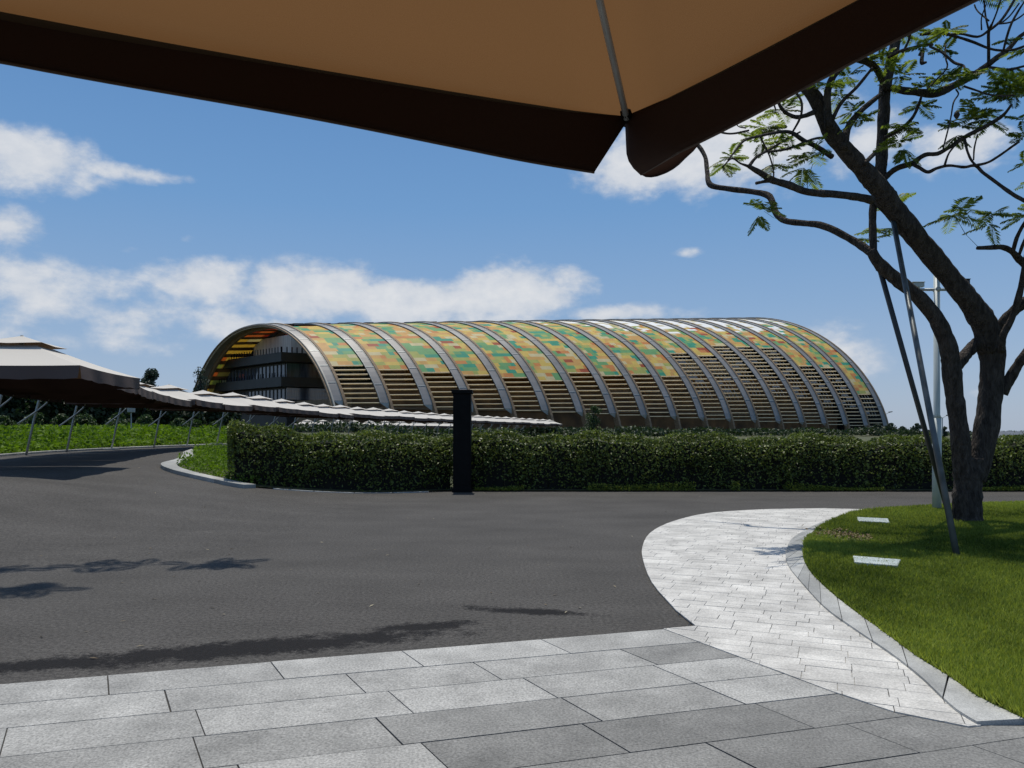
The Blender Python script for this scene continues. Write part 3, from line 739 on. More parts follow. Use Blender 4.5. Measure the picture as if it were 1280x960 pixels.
for i in range(NB):
    i0, i1 = i+.058, i+1-.203; pb = ph_for_py(i+.45, BY[i]); top = math.pi/2-.10 if i else math.pi/2-.30
    rnd = random.Random(100+i)
    arc = sum((arch(i+.4, pb+(top-pb)*(k+1)/12)-arch(i+.4, pb+(top-pb)*k/12)).length for k in range(12))
    rows = max(3, round(arc/1.30)); mb = MB()
    glarefrom = [2,2,2,2,1.0,.95,.88,.78,.68,.56,.46,.38,.34,.33,.36,.42,.5,.70][i]  # share of rows above which sky glare is painted as white panels
    for r in range(rows):
        p0 = pb+(top-pb)*r/rows; p1 = pb+(top-pb)*(r+1)/rows; x = i0
        while x < i1-.01:
            w = rnd.choice((.13,.19,.27,.34)); x2 = min(i1, x+w)
            if i1-x2 < .06: x2 = i1
            zz = hashn(i*2.3+x*3+r*.13, r*.55)+rnd.uniform(-.42,.42); g = rnd.random()
            col = (0 if g < .4 else 1 if g < .75 else 7) if zz > .66 else (4 if g < .45 else 5 if g < .72 else 6) if zz < .36 else (2 if g < .28 else 3 if g < .46 else 1 if g < .66 else 6 if g < .8 else 0)
            if r/rows > glarefrom+rnd.uniform(-.12,.12): col = 8 if rnd.random() < .75 else 7
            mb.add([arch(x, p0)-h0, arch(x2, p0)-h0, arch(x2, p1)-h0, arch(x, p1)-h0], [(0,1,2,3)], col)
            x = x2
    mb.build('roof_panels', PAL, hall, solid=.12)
    # purlins under the panels and pale louvres below
    e = eave(i+.5); arc = sum((arch(i+.4, e+(pb-e)*(k+1)/12)-arch(i+.4, e+(pb-e)*k/12)).length for k in range(12))
    nl = max(4, round(arc/1.42)); mb = MB()
    for r in range(nl+1):
        ph = e+(pb-e)*(r-.15)/nl; sweep(i0, i1, -.30, .06, ph-.0022, ph+.0022, 1, mb)
    mb.build('louvres', M['slat'], hall)
    if i >= 10:                                    # glazing frames behind the louvres of the far bays
        mb = MB(); pa, pc = e+(pb-e)*.32, pb
        for k in range(1, 5):
            x = i0+(i1-i0)*k/5; sweep(x-.004, x+.004, -.5, -.36, pa, pc, 14, mb)
        for r in range(nl):
            if rnd.random() < .45:
                ph = e+(pb-e)*(r+.35)/nl
                if ph > pa:
                    a_ = i0+(i1-i0)*rnd.choice((0,.2,.4,.6)); sweep(a_, a_+(i1-i0)*.4, -.40, -.36, ph, ph+(pb-e)/nl*.6, 2, mb, 1)
        mb.build('glazing_frame', [M['steel'], M['band']], hall)
    # far slope: translucent coloured strips between opaque timber ones
    mb = MB(); nr = 26
    for r in range(nr):
        p0 = math.pi/2+.12+(math.pi/2-.42)*r/nr; p1 = p0+(math.pi/2-.42)/nr*.995
        x = i0
        while x < i1-.01:
            x2 = min(i1, x+rnd.choice((.17,.25,.34))); g = rnd.random(); col = 0 if g < .5 else 7 if g < .65 else 6 if g < .78 else 2 if g < .92 else 3
            if r < 5: col = 2 if g < .4 else 3
            if r % 2 or i > 3: col = 9; x2 = i1
            mb.add([arch(x, p0)-h0, arch(x2, p0)-h0, arch(x2, p1)-h0, arch(x, p1)-h0], [(0,1,2,3)], col); x = x2
    mb.build('rear_slats', PAL+[M['woodin']], hall, solid=.1)
    if i:
        mb = MB(); sweep(i0, i1, -.15, .0, math.pi/2-.10, math.pi/2+.12, 4, mb); mb.build('ridge_cover', M['ridge'], hall)
mb = MB()
for k in range(72):
    a, b = .55+k*(18.0-.55)/72, .55+(k+1)*(18.0-.55)/72
    pa, pb = arch(a, math.pi/2, .0)-h0, arch(b, math.pi/2, .0)-h0; w = Vector((U[0], U[1], 0))*.5
    hgt = Vector((0,0,.55+.12*math.sin(k*2.3)))
    mb.hexa([pa-w, pa+w, pb+w, pb-w, pa-w+hgt, pa+w+hgt, pb+w+hgt, pb-w+hgt])
mb.build('ridge_beam', M['ridge'], hall)
mb = MB(); vs = [arch(17.93, math.pi*k/40, -.3)-h0 for k in range(41)]
mb.add(vs, [tuple(range(41))]); mb.build('end_wall', M['hdark'], hall, solid=.3)
# storeys inside
def blk(i0, i1, d0, d1, z0, z1, mb, m=0):
    P = []
    for z in (z0, z1):
        for i, d in ((i0, d0), (i1, d0), (i1, d1), (i0, d1)):
            p = near(i)-U*d; P.append(Vector((p[0], p[1], G0+z))-h0)
    mb.hexa(P, m)
core = MB(); core.v = []; blk(.55, 17.3, 38, 72, 0, 20.5, core); cb = core.build('inner_building', M['hdark'], hall)
mb = MB(); blk(.28, 17.3, 35, 75, 18.9, 21.2, mb); blk(.28, 17.3, 35, 76, 12.6, 15.0, mb); blk(.28, 17.3, 35, 77, 7.6, 9.2, mb); mb.build('floor_slab', M['hdark'], cb)
mb = MB(); blk(.53, 3, 37.6, 71, 15.2, 18.7, mb); blk(.53, 3, 37.6, 73, 9.4, 12.4, mb)
mb.build('window', M['hwin'], cb)
for z0_, z1_ in ((9.4, 12.4), (15.2, 18.7)):
    mb = MB(); blk(.51, .516, 38, 72.4, z1_-.3, z1_, mb)
    for k in range(18): blk(.515, .53, 38+k*2.0, 38.35+k*2.0, z0_, z1_, mb)
    mb.build('mullions', M['hdark'], cb)
mb = MB()
for k in range(26):
    d = 35.3+k*1.5; blk(.29, .30, d, d+.22, 21.2, 22.6, mb); blk(.29, .30, d, d+.22, 15.0, 16.2, mb)
    x = .3+k*.12; blk(x, x+.02, 35.2, 35.4, 21.2, 22.6, mb)
mb.build('railing', M['black'], cb)
mb = MB(); blk(.75, 16.5, 40, 60, 20.6, 26.4, mb); mb.build('upper_wall', M['hgrey'], cb)
mb = MB(); blk(1.6, 17.4, 13, 34, 0, 7, mb); blk(1.6, 17.4, 14.5, 34, 7, 13, mb); blk(2.5, 17.4, 20, 34, 13, 19, mb); mb.build('timber_wall', M['woodin'], cb)
mb = MB(); blk(1.05, 17.4, 12.4, 12.9, 6.6, 7.1, mb); blk(1.5, 17.4, 13.9, 14.4, 12.6, 13.2, mb); mb.build('floor_edge', M['wood'], cb)
mb = MB(); blk(.2, .5, 8, 26, 0, 8.6, mb); mb.build('timber_screen', simple('screen_timber', (.22,.15,.08), (.12,.08,.045), .6, .8, stretch=(5,5,.2)), hall)

# ------------------------------------------------------------------ jacaranda on the lawn
TY = 13.25
def limb(mb, pts, dep, n=12, sub=5, wob=.10):
    """pts: (px, py, width_px) traced, dep: (Y start, Y end)"""
    P = []
    for k, (x, y, w) in enumerate(pts):
        Y = dep[0]+(dep[1]-dep[0])*k/max(1, len(pts)-1); p = at(x, y, Y); P.append((p.x, p.y, p.z, w/2/F*Y))
    sp = spline(P, sub)
    mb.tube([q[:3] for q in sp], [max(.003, q[3])*(1+.035*math.sin(k*.9+pts[0][0])+random.uniform(-.025, .025)) for k, q in enumerate(sp)], n, wob=wob)
    return sp
tree = prop(empty('jacaranda_tree', (at(1210,655,TY).x, TY, 0)), 'large forked jacaranda tree with dark bark and feathery leaves on the lawn', 'tree')
t0 = np.array(tree.location)
tm = MB()
limb(tm, [(1210,664,44),(1210,652,36),(1209,625,33),(1211,595,34),(1213,572,35)], (TY,TY), 18, 6, .09)
limb(tm, [(1217,600,27),(1225,570,28),(1232,540,28),(1237,505,27),(1240,470,27.5),(1240,440,29),(1237,418,30)], (TY,TY), 16, 5, .08)
limb(tm, [(1206,600,23),(1202,570,23),(1200,545,22),(1196,515,21),(1192,485,21.5),(1189,458,22.5),(1186,437,21),(1179,416,20),(1168,395,18),(1150,373,17),(1132,358,16),(1113,343,16),(1098,328,14),(1088,312,12)], (TY,TY-.7), 14, 5, .08)
limb(tm, [(1192,462,15),(1203,448,15),(1214,436,15),(1228,424,17)], (TY-.15,TY), 10)
limb(tm, [(1238,440,28),(1232,410,30),(1220,388,27),(1205,368,25),(1180,338,24),(1155,308,25),(1130,277,25),(1110,252,26),(1100,236,25),(1084,218,23),(1066,198,21),(1050,180,20),(1036,160,20),(1024,131,18),(1008,108,16),(985,88,13),(960,66,10)], (TY,TY-1.6), 16, 5, .07)
limb(tm, [(1103,250,16),(1100,228,14.5),(1102,200,14),(1103,170,13.5),(1105,140,14),(1106,112,14),(1112,85,13),(1119,55,12),(1126,20,11),(1135,-30,9),(1150,-90,8),(1170,-150,7),(1190,-210,4)], (TY-.8,TY-.3), 12)
br = MB(); twigs = br
limb(br, [(1092,318,11),(1067,301,9.5),(1031,283,9),(1005,279,8),(982,276,8),(970,266,8),(962,246,8),(943,240,7.5),(911,236,7),(888,231,7),(884,215,6),(881,195,5.5),(868,178,5),(850,179,3),(835,182,2)], (TY-.7,TY+2.4), 8, 5)
limb(br, [(1092,318,9),(1091,290,9.5),(1091,262,9.5),(1095,240,8)], (TY-.7,TY-.5), 8)
limb(br, [(1090,250,11),(1070,246,9.5),(1045,243,9.5),(1010,240,9),(985,231,9),(965,225,8.5),(952,217,7.5),(936,208,5)], (TY-1.0,TY-2.2), 8)
limb(br, [(966,225,6),(955,227,4),(945,229,4)], (TY-1.9,TY-2.0), 6)
limb(br, [(936,208,4.5),(946,196,3.5),(960,188,3.5),(985,173,3),(1000,165,2.5)], (TY-2.2,TY-1.7), 6)
limb(br, [(936,208,4),(925,204,2.5),(915,198,2.5),(905,207,1.8)], (TY-2.2,TY-2.5), 5)
limb(br, [(960,190,3),(985,186,3),(1005,178,3),(1020,173,3),(1034,172,2.5)], (TY-2.,TY-1.5), 6)
limb(br, [(1040,196,7),(1020,183,6),(1005,176,5.5),(990,166,5),(975,165,4),(950,170,3.5),(930,176,3),(918,190,2.5),(910,200,2)], (TY-1.3,TY-2.6), 7)
limb(br, [(1018,140,7),(1005,145,5.5),(993,146,5),(980,139,4.5),(973,128,4),(970,115,3)], (TY-1.5,TY-2.1), 6)
limb(br, [(990,166,2.5),(998,152,3),(1002,140,3),(1001,125,3),(990,110,3)], (TY-1.8,TY-2.0), 5)
limb(br, [(968,118,3),(962,112,3),(970,138,2)], (TY-2.0,TY-2.3), 5)
limb(br, [(936,163,2.5),(915,167,2.5),(900,165,2.5),(892,160,2)], (TY-2.5,TY-2.8), 5)
limb(br, [(932,160,2),(923,158,1.5),(918,150,1.3)], (TY-2.5,TY-2.8), 4)
limb(br, [(950,170,2.5),(962,195,2),(967,215,2),(966,226,2)], (TY-2.3,TY-2.0), 5)
limb(br, [(1054,186,12),(1058,165,9),(1066,150,8),(1080,135,7),(1096,122,6),(1103,116,5)], (TY-1.2,TY-.7), 8)
limb(br, [(1036,160,10),(1034,120,9),(1042,95,8),(1060,78,8),(1075,70,7)], (TY-1.4,TY-1.8), 7)
limb(br, [(1040,150,6),(1052,128,5),(1070,110,4.5),(1085,92,4),(1090,85,3)], (TY-1.4,TY-1.9), 6)
limb(br, [(1108,112,9),(1097,88,8.5),(1084,77,9),(1070,72,9),(1060,60,8)], (TY-.7,TY-1.4), 8)
limb(br, [(1108,108,8),(1123,112,8.5),(1145,115,9),(1166,117,10),(1180,113,10),(1194,106,9),(1215,95,9),(1230,85,8),(1245,73,7),(1260,62,6),(1272,48,5),(1290,30,5),(1300,-20,5),(1310,-80,4),(1330,-140,3)], (TY-.7,TY-.6), 9)
limb(br, [(1103,225,8),(1120,211,7),(1141,204,7),(1150,197,6),(1159,193,5.5),(1172,192,5.5),(1187,184,5),(1200,175,5.5),(1212,168,5.5),(1230,159,5),(1247,149,5),(1256,142,4),(1265,130,3)], (TY-.8,TY-1.8), 8)
limb(br, [(1141,205,5),(1150,210,4.5),(1160,215,4.5),(1172,210,4),(1187,207,3.5),(1205,209,3.5),(1219,207,4),(1228,215,4),(1240,224,4),(1255,235,4.5),(1268,244,5),(1285,253,5)], (TY-1.0,TY-2.2), 7)
limb(br, [(1219,207,3.5),(1235,203,3),(1250,194,3),(1264,184,3),(1274,177,3)], (TY-1.7,TY-2.2), 6)
limb(br, [(1206,174,3.5),(1209,188,3),(1214,200,3),(1220,207,3)], (TY-1.5,TY-1.7), 5)
limb(br, [(1181,206,3),(1186,192,2.5),(1195,180,2.5)], (TY-1.5,TY-1.5), 5)
limb(br, [(1222,168,2),(1218,185,2),(1217,200,2)], (TY-1.6,TY-1.7), 5)
limb(br, [(1100,185,5),(1087,198,6),(1080,205,6)], (TY-.9,TY-1.1), 6)
limb(br, [(1106,172,5),(1125,162,4.5),(1140,148,4),(1148,132,4),(1152,120,3)], (TY-.8,TY-1.4), 6)
# right hand forks
limb(br, [(1238,426,16),(1250,408,14),(1262,394,13),(1276,381,13),(1295,366,12),(1330,330,10)], (TY,TY-.5), 9)
limb(br, [(1252,440,9),(1254,420,8.5),(1266,395,8),(1275,365,7.5),(1280,340,7),(1284,315,6)], (TY-.3,TY-.9), 8)
limb(br, [(1252,492,14),(1262,474,13),(1272,457,12),(1282,443,12),(1310,405,11),(1350,360,9)], (TY,TY-.4), 9)
limb(br, [(1222,310,5),(1238,309.5,6),(1253,309,7),(1264,314,7),(1274,324,9),(1288,340,10),(1310,380,11)], (TY-1.1,TY-.5), 8)
limb(br, [(1266,316,5),(1270,300,5),(1277,285,4.5),(1290,265,4)], (TY-1.,TY-1.3), 6)
limb(br, [(1274,318,4),(1281,300,4),(1290,285,3)], (TY-1.,TY-1.3), 5)
# crossing twigs at the top right
for pts in ([(1150,43,3.5),(1165,42,4),(1182,42,4),(1200,47,3.5),(1218,53,3.5),(1235,60,3),(1250,63,3),(1268,62,3),(1290,54,3)],
            [(1183,44,3),(1200,42,3),(1222,46,3),(1235,39,3.5),(1250,27,3.5),(1262,10,3.5),(1272,-8,3)],
            [(1236,84,4),(1236,60,4),(1236,40,4),(1240,30,3)], [(1254,64,3),(1258,48,3),(1264,30,3),(1274,12,2.5),(1282,0,2)],
            [(1237,84,3.5),(1250,86,3.5),(1262,87,3.5),(1275,84,3),(1290,80,3)], [(1162,58,3),(1178,66,3),(1192,78,3.5),(1204,82,3),(1208,89,3),(1222,90,2.5)],
            [(1205,108,3),(1220,113,2.5),(1235,118,2.5),(1250,120,2.5),(1268,119,2)], [(1182,55,2),(1182,72,2),(1184,84,2),(1172,98,2),(1158,112,2)],
            [(1236,38,2.5),(1232,20,2.2),(1230,0,2)], [(1240,30,2.5),(1246,15,2),(1252,-4,2)], [(1250,30,2),(1262,20,2),(1274,4,2)],
            [(1218,6,1.8),(1222,14,1.8),(1236,26,2)], [(1246,30,2.2),(1262,28,2.2),(1274,22,2),(1284,14,2)], [(1227,37,2),(1227,22,1.6),(1233,5,1.5)],
            [(1195,112,2),(1198,118,2),(1192,128,2),(1188,150,2),(1178,190,2)], [(1150,70,6),(1154,62,4),(1152,78,5),(1158,78,3)],
            [(1110,72,4),(1125,64,4),(1140,60,4),(1155,56,4),(1166,56,3)], [(1128,66,3),(1136,50,3),(1140,30,3)]):
    limb(br, pts, (TY-1.2-random.random()*.4, TY-1.4-random.random()*.9), 5, 4)
for mb, nm in ((tm, 'trunk'), (br, 'limbs')):
    mb.v = [(v[0]-t0[0], v[1]-t0[1], v[2]-t0[2]) for v in mb.v]
    mb.build(nm, M['bark'], tree, smooth=True)
# feathery, twice divided leaves
def frond(o, d, up, Ln, Q, T, npair=19):
    d = d.normalized(); sd = d.cross(up)
    if sd.length < .05: sd = d.cross(Vector((1,0,.2)))
    sd.normalize(); up = sd.cross(d).normalized(); tn = random.random()
    pts = []
    droop = random.uniform(.12, .35)
    for k in range(npair+1):
        t = k/npair; pts.append(o+d*(Ln*t)-Vector((0,0,1))*(droop*Ln*t*t))
    for k in range(npair):
        a, b = pts[k], pts[k+1]; w = .0035*(1-k/npair)+.0012
        Q.append((a-sd*w, a+sd*w, b+sd*w, b-sd*w)); T.append(.1)
        if k < 2: continue
        t = k/npair; pl = Ln*.34*math.sin(math.pi*(.12+.86*t))**.8*random.uniform(.85, 1.1); pw = .0125*random.uniform(.8, 1.25)
        ax = (b-a).normalized()
        for sg in (1, -1):
            dd = (sd*sg+ax*.42-up*random.uniform(-.05, .35)).normalized(); nrm = up
            side = dd.cross(nrm).normalized(); mid = a+dd*pl*.5
            Q.append((a, mid-side*pw+nrm*.002, a+dd*pl-Vector((0,0,.012)), mid+side*pw+nrm*.002)); T.append(min(1, max(0, tn*.6+.4*random.random())))
Q, T = [], []
def cluster(px, py, n=6, Ln=.42, Y=None, updir=.15, spread=1.0, bias=None):
    Y = Y or TY-1.4+random.uniform(-.5, .5); c = at(px, py, Y)
    a0 = random.uniform(0, 6.28)
    n = int(n*1.3)
    for k in range(n):
        a = a0+6.283*k/n+random.uniform(-.35, .35); el = random.uniform(-.35, .55)*spread+updir
        d = Vector((math.cos(a)*math.cos(el), math.sin(a)*math.cos(el)*.8, math.sin(el)))
        if bias: d += Vector(bias)
        frond(c, d, Vector((random.uniform(-.35,.35), random.uniform(-.5,.2), 1)).normalized(), Ln*random.uniform(.7, 1.2), Q, T)
for a in [(955,262,6,.36,TY-1.6),(948,270,3,.34,TY-1.6,-.8),(1012,196,7,.46),(1005,210,5,.40,None,-.6),(990,186,5,.36),(960,160,7,.40),(952,178,5,.36),(945,170,5,.36),(915,196,5,.32),(905,205,4,.3,None,-.5),
          (968,205,4,.34,None,-.4),(975,140,6,.36),(985,125,5,.34),(1035,105,6,.38),(1048,120,5,.34),(1065,140,5,.34),(1075,150,5,.3),(1100,70,6,.36),(1108,85,6,.34),(1085,60,5,.34),(1125,95,5,.34),
          (1128,160,7,.38),(1122,178,6,.36),(1130,186,4,.32,None,-.7),(1150,132,5,.36),(1095,288,5,.34,TY+.3),(1088,300,4,.3,TY+.3),(1110,262,5,.38,TY+.4),(1115,285,4,.34,TY+.4,-.3),(1122,250,4,.36,TY+.4),
          (1192,270,7,.42,TY-1.2),(1205,262,4,.36,TY-1.2),(1240,268,7,.36,TY-1.2),(1238,280,3,.34,TY-1.2,-.6),(1278,272,6,.36,TY-1.2),
          (1212,150,7,.38),(1222,138,6,.36),(1200,158,5,.36),(1235,150,4,.34,None,-.4),(1195,170,4,.3,None,-.5),(1250,112,8,.42),(1262,104,7,.4),(1275,95,8,.42),(1268,120,6,.38),(1240,122,6,.36),(1282,115,7,.4),
          (1185,95,5,.34),(1175,100,5,.34),(1160,108,4,.32),(1195,100,4,.32),(1215,92,4,.28),(1258,50,3,.22),(1185,38,4,.3),(1165,38,4,.3),(1150,60,4,.3),(1180,62,4,.28),(1278,172,6,.36),(1282,205,4,.34),(1278,150,5,.34),
          (1060,95,5,.34),(1020,85,6,.38),(1000,70,6,.38),(1130,40,5,.34),(1290,60,6,.4)]:
    cluster(*a)
up_ = [(1060,-60),(1090,-120),(1130,-80),(1160,-150),(1190,-60),(1210,-130),(1240,-70),(1260,-160),(1290,-90),(1120,-190),(1180,-220),(1230,-230),(1300,-200),(1330,-120),(1340,-40),(1320,30),(1050,-140),(1150,-40),(1220,-30),(1285,-20),(1360,80),(1350,180),(1330,250)]
for x_, y_ in up_: cluster(x_+random.uniform(-20,20), y_+random.uniform(-20,20), 7, .5, TY+random.uniform(-1.2,1.2)); cluster(x_+random.uniform(-40,40), y_+random.uniform(-40,40), 6, .5, TY+random.uniform(-1.6,1.8))
for a, b in (((1222,308),(1195,272)),((1242,305),(1240,270)),((978,276),(955,264)),((1166,117),(1180,98)),((1009,240),(1016,205)),((996,238),(1002,214)),((967,226),(960,165))):
    pa, pb = at(a[0], a[1], TY-1.2), at(b[0], b[1], TY-1.2)
    m_ = (pa+pb)/2+Vector((random.uniform(-.05,.05),0,-.03)); w = .006
    for u, v in ((pa, m_), (m_, pb)):
        for s2 in (Vector((w,0,0)), Vector((0,w,0))): Q.append((u-s2, u+s2, v+s2*.7, v-s2*.7)); T.append(.05)
qa = np.array([[tuple(v) for v in q] for q in Q]).reshape(-1, 3)-t0
link('crown', np_mesh('crown', qa, 4, np.array(T)), M['jac'], tree)
# bird-nest like pod and cut stub
mb = MB(); c = at(1196,144,TY-1.6)-Vector(t0); mb.tube([c+Vector((0,0,.05)), c, c-Vector((0,0,.05))], [.03,.045,.02], 8); mb.build('seed_pod', M['twig'], tree, smooth=True)

# a second jacaranda, outside the frame on the left, whose boughs shade the asphalt
t2 = prop(empty('jacaranda_tree', (-12.6,11.15,.5)), 'second jacaranda tree whose leafy boughs cast the leaf shadows on the asphalt', 'tree')
b2 = MB(); b2.tube(spline([(0,0,-.6),(.1,0,1.5),(.4,-.1,3.6),(1.2,-.3,5.6),(2.6,-.6,6.9),(4.2,-.6,7.7)], 5), [.28-.0092*k for k in range(26)], 12, wob=.08)
Q, T = [], []; o2 = Vector(t2.location)
for path in ([(4.2,-.6,7.7),(5.4,-.3,7.9),(6.6,.1,8.0),(7.9,.4,8.05),(9.0,.5,8.0)], [(4.2,-.6,7.7),(5.3,-1.1,7.9),(6.4,-1.2,8.0),(7.6,-1.0,8.0)], [(3.4,-.6,7.3),(4.4,-1.4,7.8),(5.4,-2.0,7.9),(6.3,-2.1,7.9)]):
    sp = spline(path, 4); b2.tube(sp, [.05-.045*k/len(sp) for k in range(len(sp))], 7)
    for k, q in enumerate(sp):
        if k < 5 or (k % 4 in (1,)): continue
        c = Vector(q)
        for _ in range(3 if k < len(sp)-2 else 6):
            a = random.uniform(0, 6.28); frond(c, Vector((math.cos(a), math.sin(a), .1)), Vector((0,0,1)), .46, Q, T)
b2.build('trunk', M['bark'], t2, smooth=True)
link('crown', np_mesh('crown', np.array([[tuple(v) for v in q] for q in Q]).reshape(-1, 3), 4, np.array(T)), M['jac'], t2)

# ------------------------------------------------------------------ props, lamp pole, slabs on the lawn
def pole(name, a, b, r, mat, label):
    root = prop(empty(name, a), label, 'support pole', 'steel props bracing the tree')
    d = Vector(b)-Vector(a)
    mb = MB(); mb.tube([(0,0,0), d*.5, d], [r, r, r], 14); mb.build('pipe', mat, root, smooth=True)
    mb = MB(); n = d.normalized(); mb.tube([d-n*.10, d+n*.04], r*1.5, 12); mb.build('clamp', M['dgrey'], root, smooth=True)
f1 = flat(1197, 697, .03); t1 = at(1115, 268, TY-.55)
pole('support_pole', (f1[0], f1[1], .0), t1, .040, M['pipe'], 'grey steel prop leaning on the tree with its foot nearest the viewer')
f2 = flat(1189, 652, .03); t2_ = at(1098, 330, TY-.55)
pole('support_pole', (f2[0], f2[1], .0), t2_, .042, M['dgrey'], 'dark steel prop behind the other one, its foot hidden beside the trunk')
X, Y = flat(1171, 637, .03)
root = prop(empty('camera_pole', (X, Y, .03)), 'pale green grey steel pole with camera crossarm behind the tree', 'pole')
mb = MB(); mb.tube([(0,0,-.05),(0,0,1.0),(0,0,1.85)], .085, 18); mb.build('lower_tube', M['lampwhite'], root, smooth=True)
mb = MB(); mb.tube([(0,0,1.85),(0,0,1.92),(0,0,4.75)], [.085,.062,.060], 18); mb.build('upper_tube', M['lampwhite'], root, smooth=True)
mb = MB(); mb.tube([(-.42,0,4.45),(.58,0,4.45)], .028, 10); mb.tube([(0,-.07,4.45),(0,.07,4.45)], .05, 10); mb.build('crossarm', M['steel'], root, smooth=True)
for sx, zz in ((-.36, 4.50), (.56, 4.56)):
    c = MB(); c.box(sx-.11,sx+.09,-.045,.045,zz,zz+.09); c.box(sx-.16,sx+.10,-.06,.06,zz+.09,zz+.105); c.tube([(sx,0,4.44),(sx,0,zz+.02)], .022, 8); c.build('security_camera', M['dgrey'] if sx > 0 else M['lampwhite'], root, bevel=.012)
for (pts, lb) in (([(1066,703),(1126,708),(1122,716),(1068,711)], 'pale flat slab lying on the open lawn, the nearer of two'), ([(1071,652),(1110,654),(1112,659),(1073,657)], 'pale flat slab lying in the shade by the lawn edge, the farther of two')):
    mb = MB(); P = [flat(*p) for p in pts]; mb.hexa([(x, y, .03) for x, y in reversed(P)]+[(x, y, .085) for x, y in reversed(P)])
    o = mb.build('lawn_slab', M['slab'], bevel=.01); prop(o, lb, 'slab', 'pale slabs in the lawn')

# ------------------------------------------------------------------ trees and shrubs in the distance
def tree_at(name, px, top_py, Y, wpx, label, mat, n=2600, leaf=.3, group=None, trunk_h=.35, cat='tree', clumps=9, sq=1.0):
    c = at(px, top_py, Y); g = ground(c.x, Y); Ht = c.z-g; rw = wpx/2/F*Y
    root = prop(empty(name, (c.x, Y, g-.1)), label, cat, group)
    Pn = []; ch = Ht*(1-trunk_h)
    for k in range(clumps):
        f = (k+.5)/clumps; z = Ht*trunk_h+ch*f*.9+random.uniform(-.05,.05)*ch; wr = rw*math.sin(math.pi*min(1, .18+.74*f))**.7*sq if clumps > 1 else rw
        a = random.uniform(0, 6.28); rr = wr*random.uniform(.05, .5); cr = max(wr*.55, .12*ch)
        m_ = n//clumps; v = unit(rng.normal(size=(m_, 3)))*(rng.random((m_, 1))**.45)
        Pn.append(np.array((rr*math.cos(a), rr*math.sin(a), z))+v*np.array((cr, cr, min(cr*.8, ch*.28))))
    P = np.concatenate(Pn); P[:, 2] = np.clip(P[:, 2], .05, Ht+.05); m_ = len(P)
    link('crown', np_mesh('crown', leaf_quads(P, leaf*(.7+.6*rng.random(m_)), leaf*.6, np.array((0,0,1.)), .5), 4, np.clip(.55*rng.random(m_)+.4*(P[:, 2]/Ht)*rng.random(m_), 0, 1)), mat, root)
    mb = MB(); mb.tube(spline([(0,0,0),(.04*rw,0,Ht*.3),(-.05*rw,.05*rw,Ht*.6),(0,0,Ht*.88)], 3), [max(.02, .035*Ht*(1-.09*k)) for k in range(10)], 7)
    for k in range(5):
        a = random.uniform(0, 6.28); z = Ht*random.uniform(.3, .6); mb.tube([(0,0,z),(rw*.6*math.cos(a), rw*.6*math.sin(a), z+Ht*.2)], [.014*Ht,.004*Ht], 5)
    mb.build('trunk' if cat == 'tree' else 'stem', M['twig'], root, smooth=True)
    return root
LB = ['dark dense tree behind the crop field','dark broad tree behind the crop field','dark round tree behind the crop field']
place = ['at the far left edge','behind the first parasol posts','behind the second gap of posts','behind the middle posts','left of the small white box','right of the small white box','behind the last posts','nearest the hedge corner','farthest left, half out of view','between the last posts and the hall']
for k, (px_, ty, Y, w) in enumerate([(8,458,66,75),(48,462,68,70),(92,470,70,70),(134,474,72,66),(170,482,76,56),(205,487,80,56),(236,492,84,50),(262,497,90,46),(-30,450,66,80),(285,500,96,44)]):
    tree_at('field_tree', px_, ty, Y, w, 'dark leafy tree beyond the crop field, '+place[k], M['dtree'], 4600, .52, 'trees beyond the crop field', .06, clumps=13)
place = ['at the left edge','second from the left edge','third from the left edge','fourth from the left edge','in the middle of the line','pale one right of the middle','third from the hedge end','second from the hedge end','closest to the hedge']
for k, (px_, ty, Y, w) in enumerate([(5,519,58,46),(42,514,58,44),(76,517,59,40),(108,516,60,44),(146,516,61,50),(184,518,62,46),(220,521,63,36),(246,523,64,34),(272,525,66,30)]):
    tree_at('shrub', px_, ty, Y, w, 'green shrub at the back of the crop field, '+place[k], M['shrub'], 1500, .22, 'shrubs along the back of the field', .02, 'shrub', 7)
tree_at('poplar_tree', 187, 456, 118, 34, 'tall dark tree rising above the parasol row left of the hall', M['pine'], 6500, .34, None, .2, clumps=18, sq=1.35)
tree_at('small_tree', 251, 455, 122, 28, 'sparse small tree beside the left foot of the hall', M['pine'], 800, .34, None, .4, clumps=11)
tree_at('small_tree', 2, 420, 75, 14, 'thin treetop above the nearest parasol at the left edge', M['pine'], 300, .3, None, .5, clumps=5)
tree_at('bushy_tree', 742, 503, 118, 30, 'bushy green tree in front of the hall above the hedge', M['shrub'], 1700, .26, None, .1, clumps=8)
place = ['beside the right foot of the hall','second from the hall','third from the hall','fourth from the hall, nearer the props','dark one showing left of the pale pole','right of the pale pole','between the forked trunk and the grey roof']
for k, (px_, ty, w) in enumerate([(1096,530,24),(1113,529,26),(1129,533,22),(1146,528,18),(1160,537,20),(1180,531,12),(1238,540,30)]):
    tree_at('far_tree', px_, ty, 205+k*4, w, 'small distant tree on the right, '+place[k], M['pine'], 900, .55, 'distant trees on the right', .1, clumps=7)
# far wood on the horizon
n = 26000; x = rng.uniform(-900, 1000, n); y = 640+rng.random(n)*40; hh = 5+5*vnoise(x, x*0, .02, 3)
P = np.stack([x, y, gv(x, y)-1+hh*rng.random(n)**.7], 1)
stuff_leaves('far_wood', P, 2.2, 1.5, M['pine'], 'dark line of far-off woods along the horizon', 'woods')

